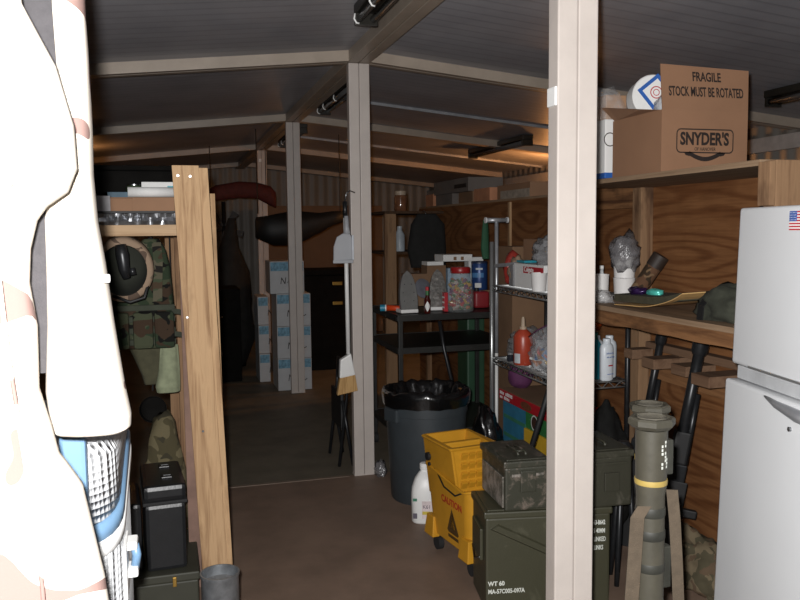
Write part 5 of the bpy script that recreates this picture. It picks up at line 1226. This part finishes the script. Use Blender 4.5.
MB().tube([(1.9, 5.88, 1.53), (1.9, 5.93, 1.56), (1.9, 5.975, 1.545)], 0.004, 6).build('hook', M_steel, t, True)
t = thing('plastic_bottle', 'pale plastic bottle standing on the lower board of the far shelf', 'bottle', (1.78, 6.2, 1.24))
MB().lathe([(0.04, 0), (0.042, 0.01), (0.042, 0.13), (0.02, 0.17), (0.02, 0.2)], seg=20).build('body', plain('bottle_grey_white', (170, 178, 184)), t, 'auto')

# ceiling light fittings, switched off
M_fix = plain('fitting_dark', (44, 42, 38), 0.35, 0.3, 0.2, 10)
M_tubeglass = plain('unlit_tube', (84, 84, 84), 0.15, 0, 0.1)
def fitting(label, x, y0, y1, clips=True, along='y'):
    z = zc(x)
    t = thing('ceiling_light', label, 'light', (x, y0, z), 0, 'unlit strip lights under the roof')
    L = y1-y0
    MB().box(-0.05, 0.05, 0, L, -0.045, -0.004, 0.006).build('housing', M_fix, t)
    for sx in (-0.03, 0.03):
        MB().tube([(sx, 0.03, -0.068), (sx, L-0.03, -0.068)], 0.016, 14).build('tube', M_tubeglass, t, True)
    for yy in (0.02, L-0.02):
        MB().box(-0.05, 0.05, yy-0.01, yy+0.01, -0.095, -0.044, 0.003).build('lamp_holder', M_fix, t)
    if clips:
        for yy in (L*0.45, L*0.78, L-0.035):
            MB().tube([(-0.052, yy, -0.05), (-0.056, yy, -0.072), (-0.046, yy, -0.088), (-0.034, yy, -0.09)], 0.004, 8).build('clip', M_white, t, True)
    return t
fitting('nearest unlit strip light beside the ridge beam, at the top of the picture', 0.845, 2.05, 3.45)
fitting('second unlit strip light, seen between the second and third posts', 1.17, 4.95, 6.15)
fitting('third unlit strip light, seen between the third and fourth posts', 1.19, 7.3, 8.6)
fitting('unlit strip light over the plywood wall near the warm bulb', 2.95, 6.3, 7.6, False)
fitting('dim strip light at the right edge above the printed carton', 3.3, 3.2, 3.85, False)

# warm hanging bulbs
def bulb(label, x, y, drop, watts, r=0.03):
    z = zc(x)
    t = thing('hanging_bulb', label, 'lamp', (x, y, z), 0, 'warm bare bulbs under the roof')
    MB().tube([(0, 0, 0), (0, 0, -drop)], 0.004, 6).build('cord', M_dark, t, True)
    MB().lathe([(0.018, -drop-0.045), (0.018, -drop)], seg=14).build('socket', M_dark, t, 'auto')
    mt = MATS.get('glowing_bulb')
    if not mt:
        mt, nt, bs = newmat('glowing_bulb')
        bs.inputs['Emission Color'].default_value = (1.0, 0.5, 0.16, 1); bs.inputs['Emission Strength'].default_value = 4.0
        MATS['glowing_bulb'] = mt
    o = MB().lathe([(0.012, -drop-0.045), (0.03, -drop-0.08), (0.028, -drop-0.105), (0.012, -drop-0.122), (0.0, -drop-0.125)], seg=18, cap=False).build('bulb', mt, t, True)
    ld_ = bpy.data.lights.new('bulb_light', 'POINT'); ld_.energy = watts; ld_.color = (1.0, 0.42, 0.13); ld_.shadow_soft_size = 0.03
    lo = bpy.data.objects.new('bulb_light', ld_); COL.objects.link(lo); lo.parent = t; lo.location = (0, 0, -drop-0.19)
    return t
bulb('warm bulb beyond the plywood wall, hidden by the nearest post', 3.70, 7.15, 0.14, 42.0)
bulb('warm bulb above the left back of the room, behind the coats', -0.73, 8.2, 0.02, 3.0)
bulb('warm bulb at the far end of the room behind the third post', 1.47, 9.85, 0.6, 0.6)

# stacked cartons behind the third post
M_wcard = plain('white_carton', (176, 178, 180), 0.7, 0, 0.04)
M_prt = plain('carton_blue_print', (104, 146, 168), 0.7, 0, 0.35, 34)
def water_carton(label, x, y, z, w_=0.30, h_=0.285, d_=0.36):
    t = thing('bottle_carton', label, 'carton', (x, y, z), 0, 'stacked white and blue cartons')
    MB().box(0, w_, 0, d_, 0, h_, 0.003).build('body', M_wcard, t)
    MB().box(0.006, w_-0.006, -0.001, 0.0, h_-0.085, h_-0.008).build('blue_band', M_prt, t)
    lettering(t, 'N', 0.085, (0.085, -0.0012, 0.085), (1, 0.0, 0), (0.15, 0, 1), M_ink, 'lettering', 0.8)
    MB().tube([(0.15+0.018*q, -0.001, 0.098+0.013*math.sin(q*2.1)) for q in range(7)], 0.004, 5).build('script_mark', M_ink, t)
    return t
for k in range(3):
    water_carton(('bottom', 'second', 'third')[k] + ' carton of the front white and blue stack behind the third post', 0.885, 7.02, 0.2875*k+0.0)
water_carton('topmost white and blue carton, set back to the left on the front stack', 0.835, 7.03, 0.2875*3)
for k in range(3):
    water_carton(('bottom', 'middle', 'top')[k] + ' carton of the farther white and blue stack, left of the front one', 0.775, 7.50 + 0.02*k, 0.2675*k, 0.10, 0.265)

# far room
t = thing('tan_panel', 'tan plywood partition at the far end lit by a warm bulb', 'partition', (1.95, 10.8, 0))
MB().box(-0.75, 0.9, 0, 0.02, 0.0, 1.75, 0.002).build('sheet', plain('tan_sheet', (104, 80, 58), 0.7, 0, 0.1, 3), t)
for x in (-0.7, 0.85): MB().box(x-0.02, x+0.02, 0.021, 0.30, 0, 0.9, 0.002).build('brace', M_rough, t)
t = thing('slung_tarp', 'black tarpaulin bundle slung across behind the third post', 'tarpaulin', (0, 7.75, 0))
pts = [(0.80, 0, 1.44, 0.10), (0.95, 0, 1.43, 0.15), (1.10, 0, 1.43, 0.155), (1.25, 0, 1.45, 0.14), (1.42, 0, 1.49, 0.10), (1.55, 0, 1.53, 0.07), (1.66, 0, 1.55, 0.055)]
rg = []
for (x, y, z, r_) in pts:
    rg.append([(x+0.02*noise.noise(Vector((a, x*5, 2))), y+r_*0.8*math.cos(a), z+r_*math.sin(a)*(1+0.18*noise.noise(Vector((a*2, x*6, 1))))) for a in [2*math.pi*k/20 for k in range(20)]])
MB().rings(rg).build('bundle', plain('tarp_black', (18, 18, 18), 0.6, 0, 0.3, 10), t, True)
for x in (0.82, 1.62): MB().tube([(x, 0, 1.58), (x, 0.0, zc(x)-7.75*0)], 0.005, 6).build('rope', M_dark, t)
t = thing('cloth_roll', 'dark red cloth roll strung up near the far wall', 'cloth', (-0.05, 9.0, 0))
rg = []
for x, z, r_ in ((0.38, 1.74, 0.07), (0.55, 1.83, 0.085), (0.8, 1.87, 0.09), (1.0, 1.86, 0.09), (1.15, 1.80, 0.11), (1.2, 1.76, 0.09)):
    rg.append([(x, r_*0.6*math.cos(a), z+r_*math.sin(a)) for a in [2*math.pi*k/16 for k in range(16)]])
MB().rings(rg).build('roll', plain('dark_red_cloth', (74, 24, 20), 0.8, 0, 0.2, 20), t, True)
for x in (0.5, 1.1): MB().tube([(x, 0, 1.9), (x, 0, zc(x))], 0.005, 6).build('rope', M_dark, t)
t = thing('pedestal_fan', 'dark fan with a pale hub on a pole in front of the far wall', 'fan', (0.60, 9.3, 0))
MB().tube([(0, 0, 0.03), (0, 0, 1.75)], 0.022, 14).build('pole', M_gun, t, True)
MB().lathe([(0.2, 0), (0.2, 0.02), (0.03, 0.05)], seg=24).build('base', M_dark, t, 'auto')
MB().lathe([(0.0, 0.0), (0.06, 0.01), (0.075, 0.06), (0.06, 0.07), (0.0, 0.04)], seg=24, cap=False, M=Matrix.Translation((0.0, -0.03, 1.80)) @ Matrix.Rotation(R(50), 4, 'X')).build('hub', plain('hub_tan', (150, 126, 96), 0.6), t, 'auto')
for k in range(5):
    a = 2*math.pi*k/5+0.3
    MB().hexa([Matrix.Translation((0, -0.04, 1.45)) @ Matrix.Rotation(a, 4, 'Y') @ Vector(p) for p in ((0.03, -0.004, -0.015), (0.22, -0.004, -0.05), (0.22, 0.004, -0.05), (0.03, 0.004, -0.015), (0.03, -0.004, 0.015), (0.22, -0.004, 0.03), (0.22, 0.004, 0.03), (0.03, 0.004, 0.015))]).build('blade', M_dark, t)
t = thing('coat_stand', 'tall heap of dark coats on a stand near the far wall', 'coat stand', (0.62, 8.45, 0))
rg = []
for k, (z, r_) in enumerate(((0.0, 0.20), (0.3, 0.22), (0.7, 0.2), (1.0, 0.16), (1.25, 0.10), (1.45, 0.05), (1.55, 0.03))):
    rg.append([(-0.10*(1-z/1.5)+r_*math.cos(a)*(1+0.7*noise.noise(Vector((a*0.9, z*3.5, 5)))), r_*0.8*math.sin(a), z) for a in [2*math.pi*j/20 for j in range(20)]])
MB().rings(rg).build('coats', plain('coat_black', (30, 30, 29), 0.9, 0, 0.3, 10), t, True)
t = thing('storage_chest', 'black chest with brass catches behind the white carton stack', 'trunk', (1.27, 7.95, 0))
MB().box(0, 0.55, 0, 0.5, 0, 0.96, 0.01).build('body', M_dull, t)
MB().box(-0.01, 0.56, -0.01, 0.51, 0.965, 1.02, 0.008).build('lid', M_dull, t)
for z in (0.86, 0.66): MB().box(0.30, 0.40, -0.012, 0.0, z, z+0.035, 0.004).build('catch', plain('brass', (176, 140, 70)), t)
t = thing('folding_chair', 'folded black chair leaning behind the second post', 'chair', (0.99, 4.62, 0))
for y in (0.0, 0.30):
    MB().tube([(-0.055, y, 0.0), (0.0, y, 0.45), (0.01, y, 0.62)], 0.010, 8).build('leg', M_gun, t, True)
    MB().tube([(0.03, y, 0.0), (-0.03, y, 0.40)], 0.010, 8).build('leg', M_gun, t, True)
MB().box(-0.04, -0.02, 0.0, 0.30, 0.22, 0.44, 0.006).build('seat', M_dark, t)
MB().box(0.0, 0.018, 0.0, 0.30, 0.48, 0.62, 0.006).build('backrest', M_dark, t)

t = thing('plastic_sheet', 'small crumpled plastic sheet on the floor between the second post and the bin', 'plastic sheet', (1.13, 4.40, 0))
MB().blob((0, 0, 0.02), (0.035, 0.06, 0.06), 0.4, 7, 3, 61.0, 0.0).build('film', glassy('grey_film', (120, 118, 120)), t, True)
t = thing('black_cabinet', 'low black cabinet with a small bright knob in the left back of the room', 'cabinet', (0.20, 7.6, 0))
MB().box(0, 0.42, 0, 0.5, 0, 0.88, 0.008).build('body', M_dull, t)
for x in (0.0, 0.212):
    d_ = MB().box(x+0.004, x+0.206, -0.014, 0.0, 0.03, 0.86, 0.004).build('door', M_dull, t)
    MB().lathe([(0.008, 0), (0.012, 0.018), (0.0, 0.022)], seg=12, M=Matrix.Translation((x+(0.18 if x == 0 else 0.03), -0.014, 0.62)) @ Matrix.Rotation(R(90), 4, 'X'), cap=False).build('knob', M_steel, d_, True)
t = thing('weight_bench', 'dark low bench in the left back of the room', 'bench', (0.24, 6.6, 0))
MB().box(-0.14, 0.14, -0.1, 0.75, 0.40, 0.46, 0.02).build('pad', M_dark, t, 'auto')
for y in (-0.05, 0.7):
    MB().tube([(-0.12, y, 0.02), (-0.1, y, 0.40)], 0.018, 10).build('leg', M_gun, t, True)
    MB().tube([(0.12, y, 0.02), (0.1, y, 0.40)], 0.018, 10).build('leg', M_gun, t, True)
t = thing('carton', 'dim brown carton at the foot of the far wall', 'carton', (0.30, 9.6, 0))
MB().box(0, 0.3, 0, 0.3, 0, 0.42, 0.004).build('body', M_card_dark, t)
MB().box(0, 0.3, 0, 0.149, 0.421, 0.425).box(0, 0.3, 0.151, 0.3, 0.421, 0.425).build('flaps', M_card_dark, t)
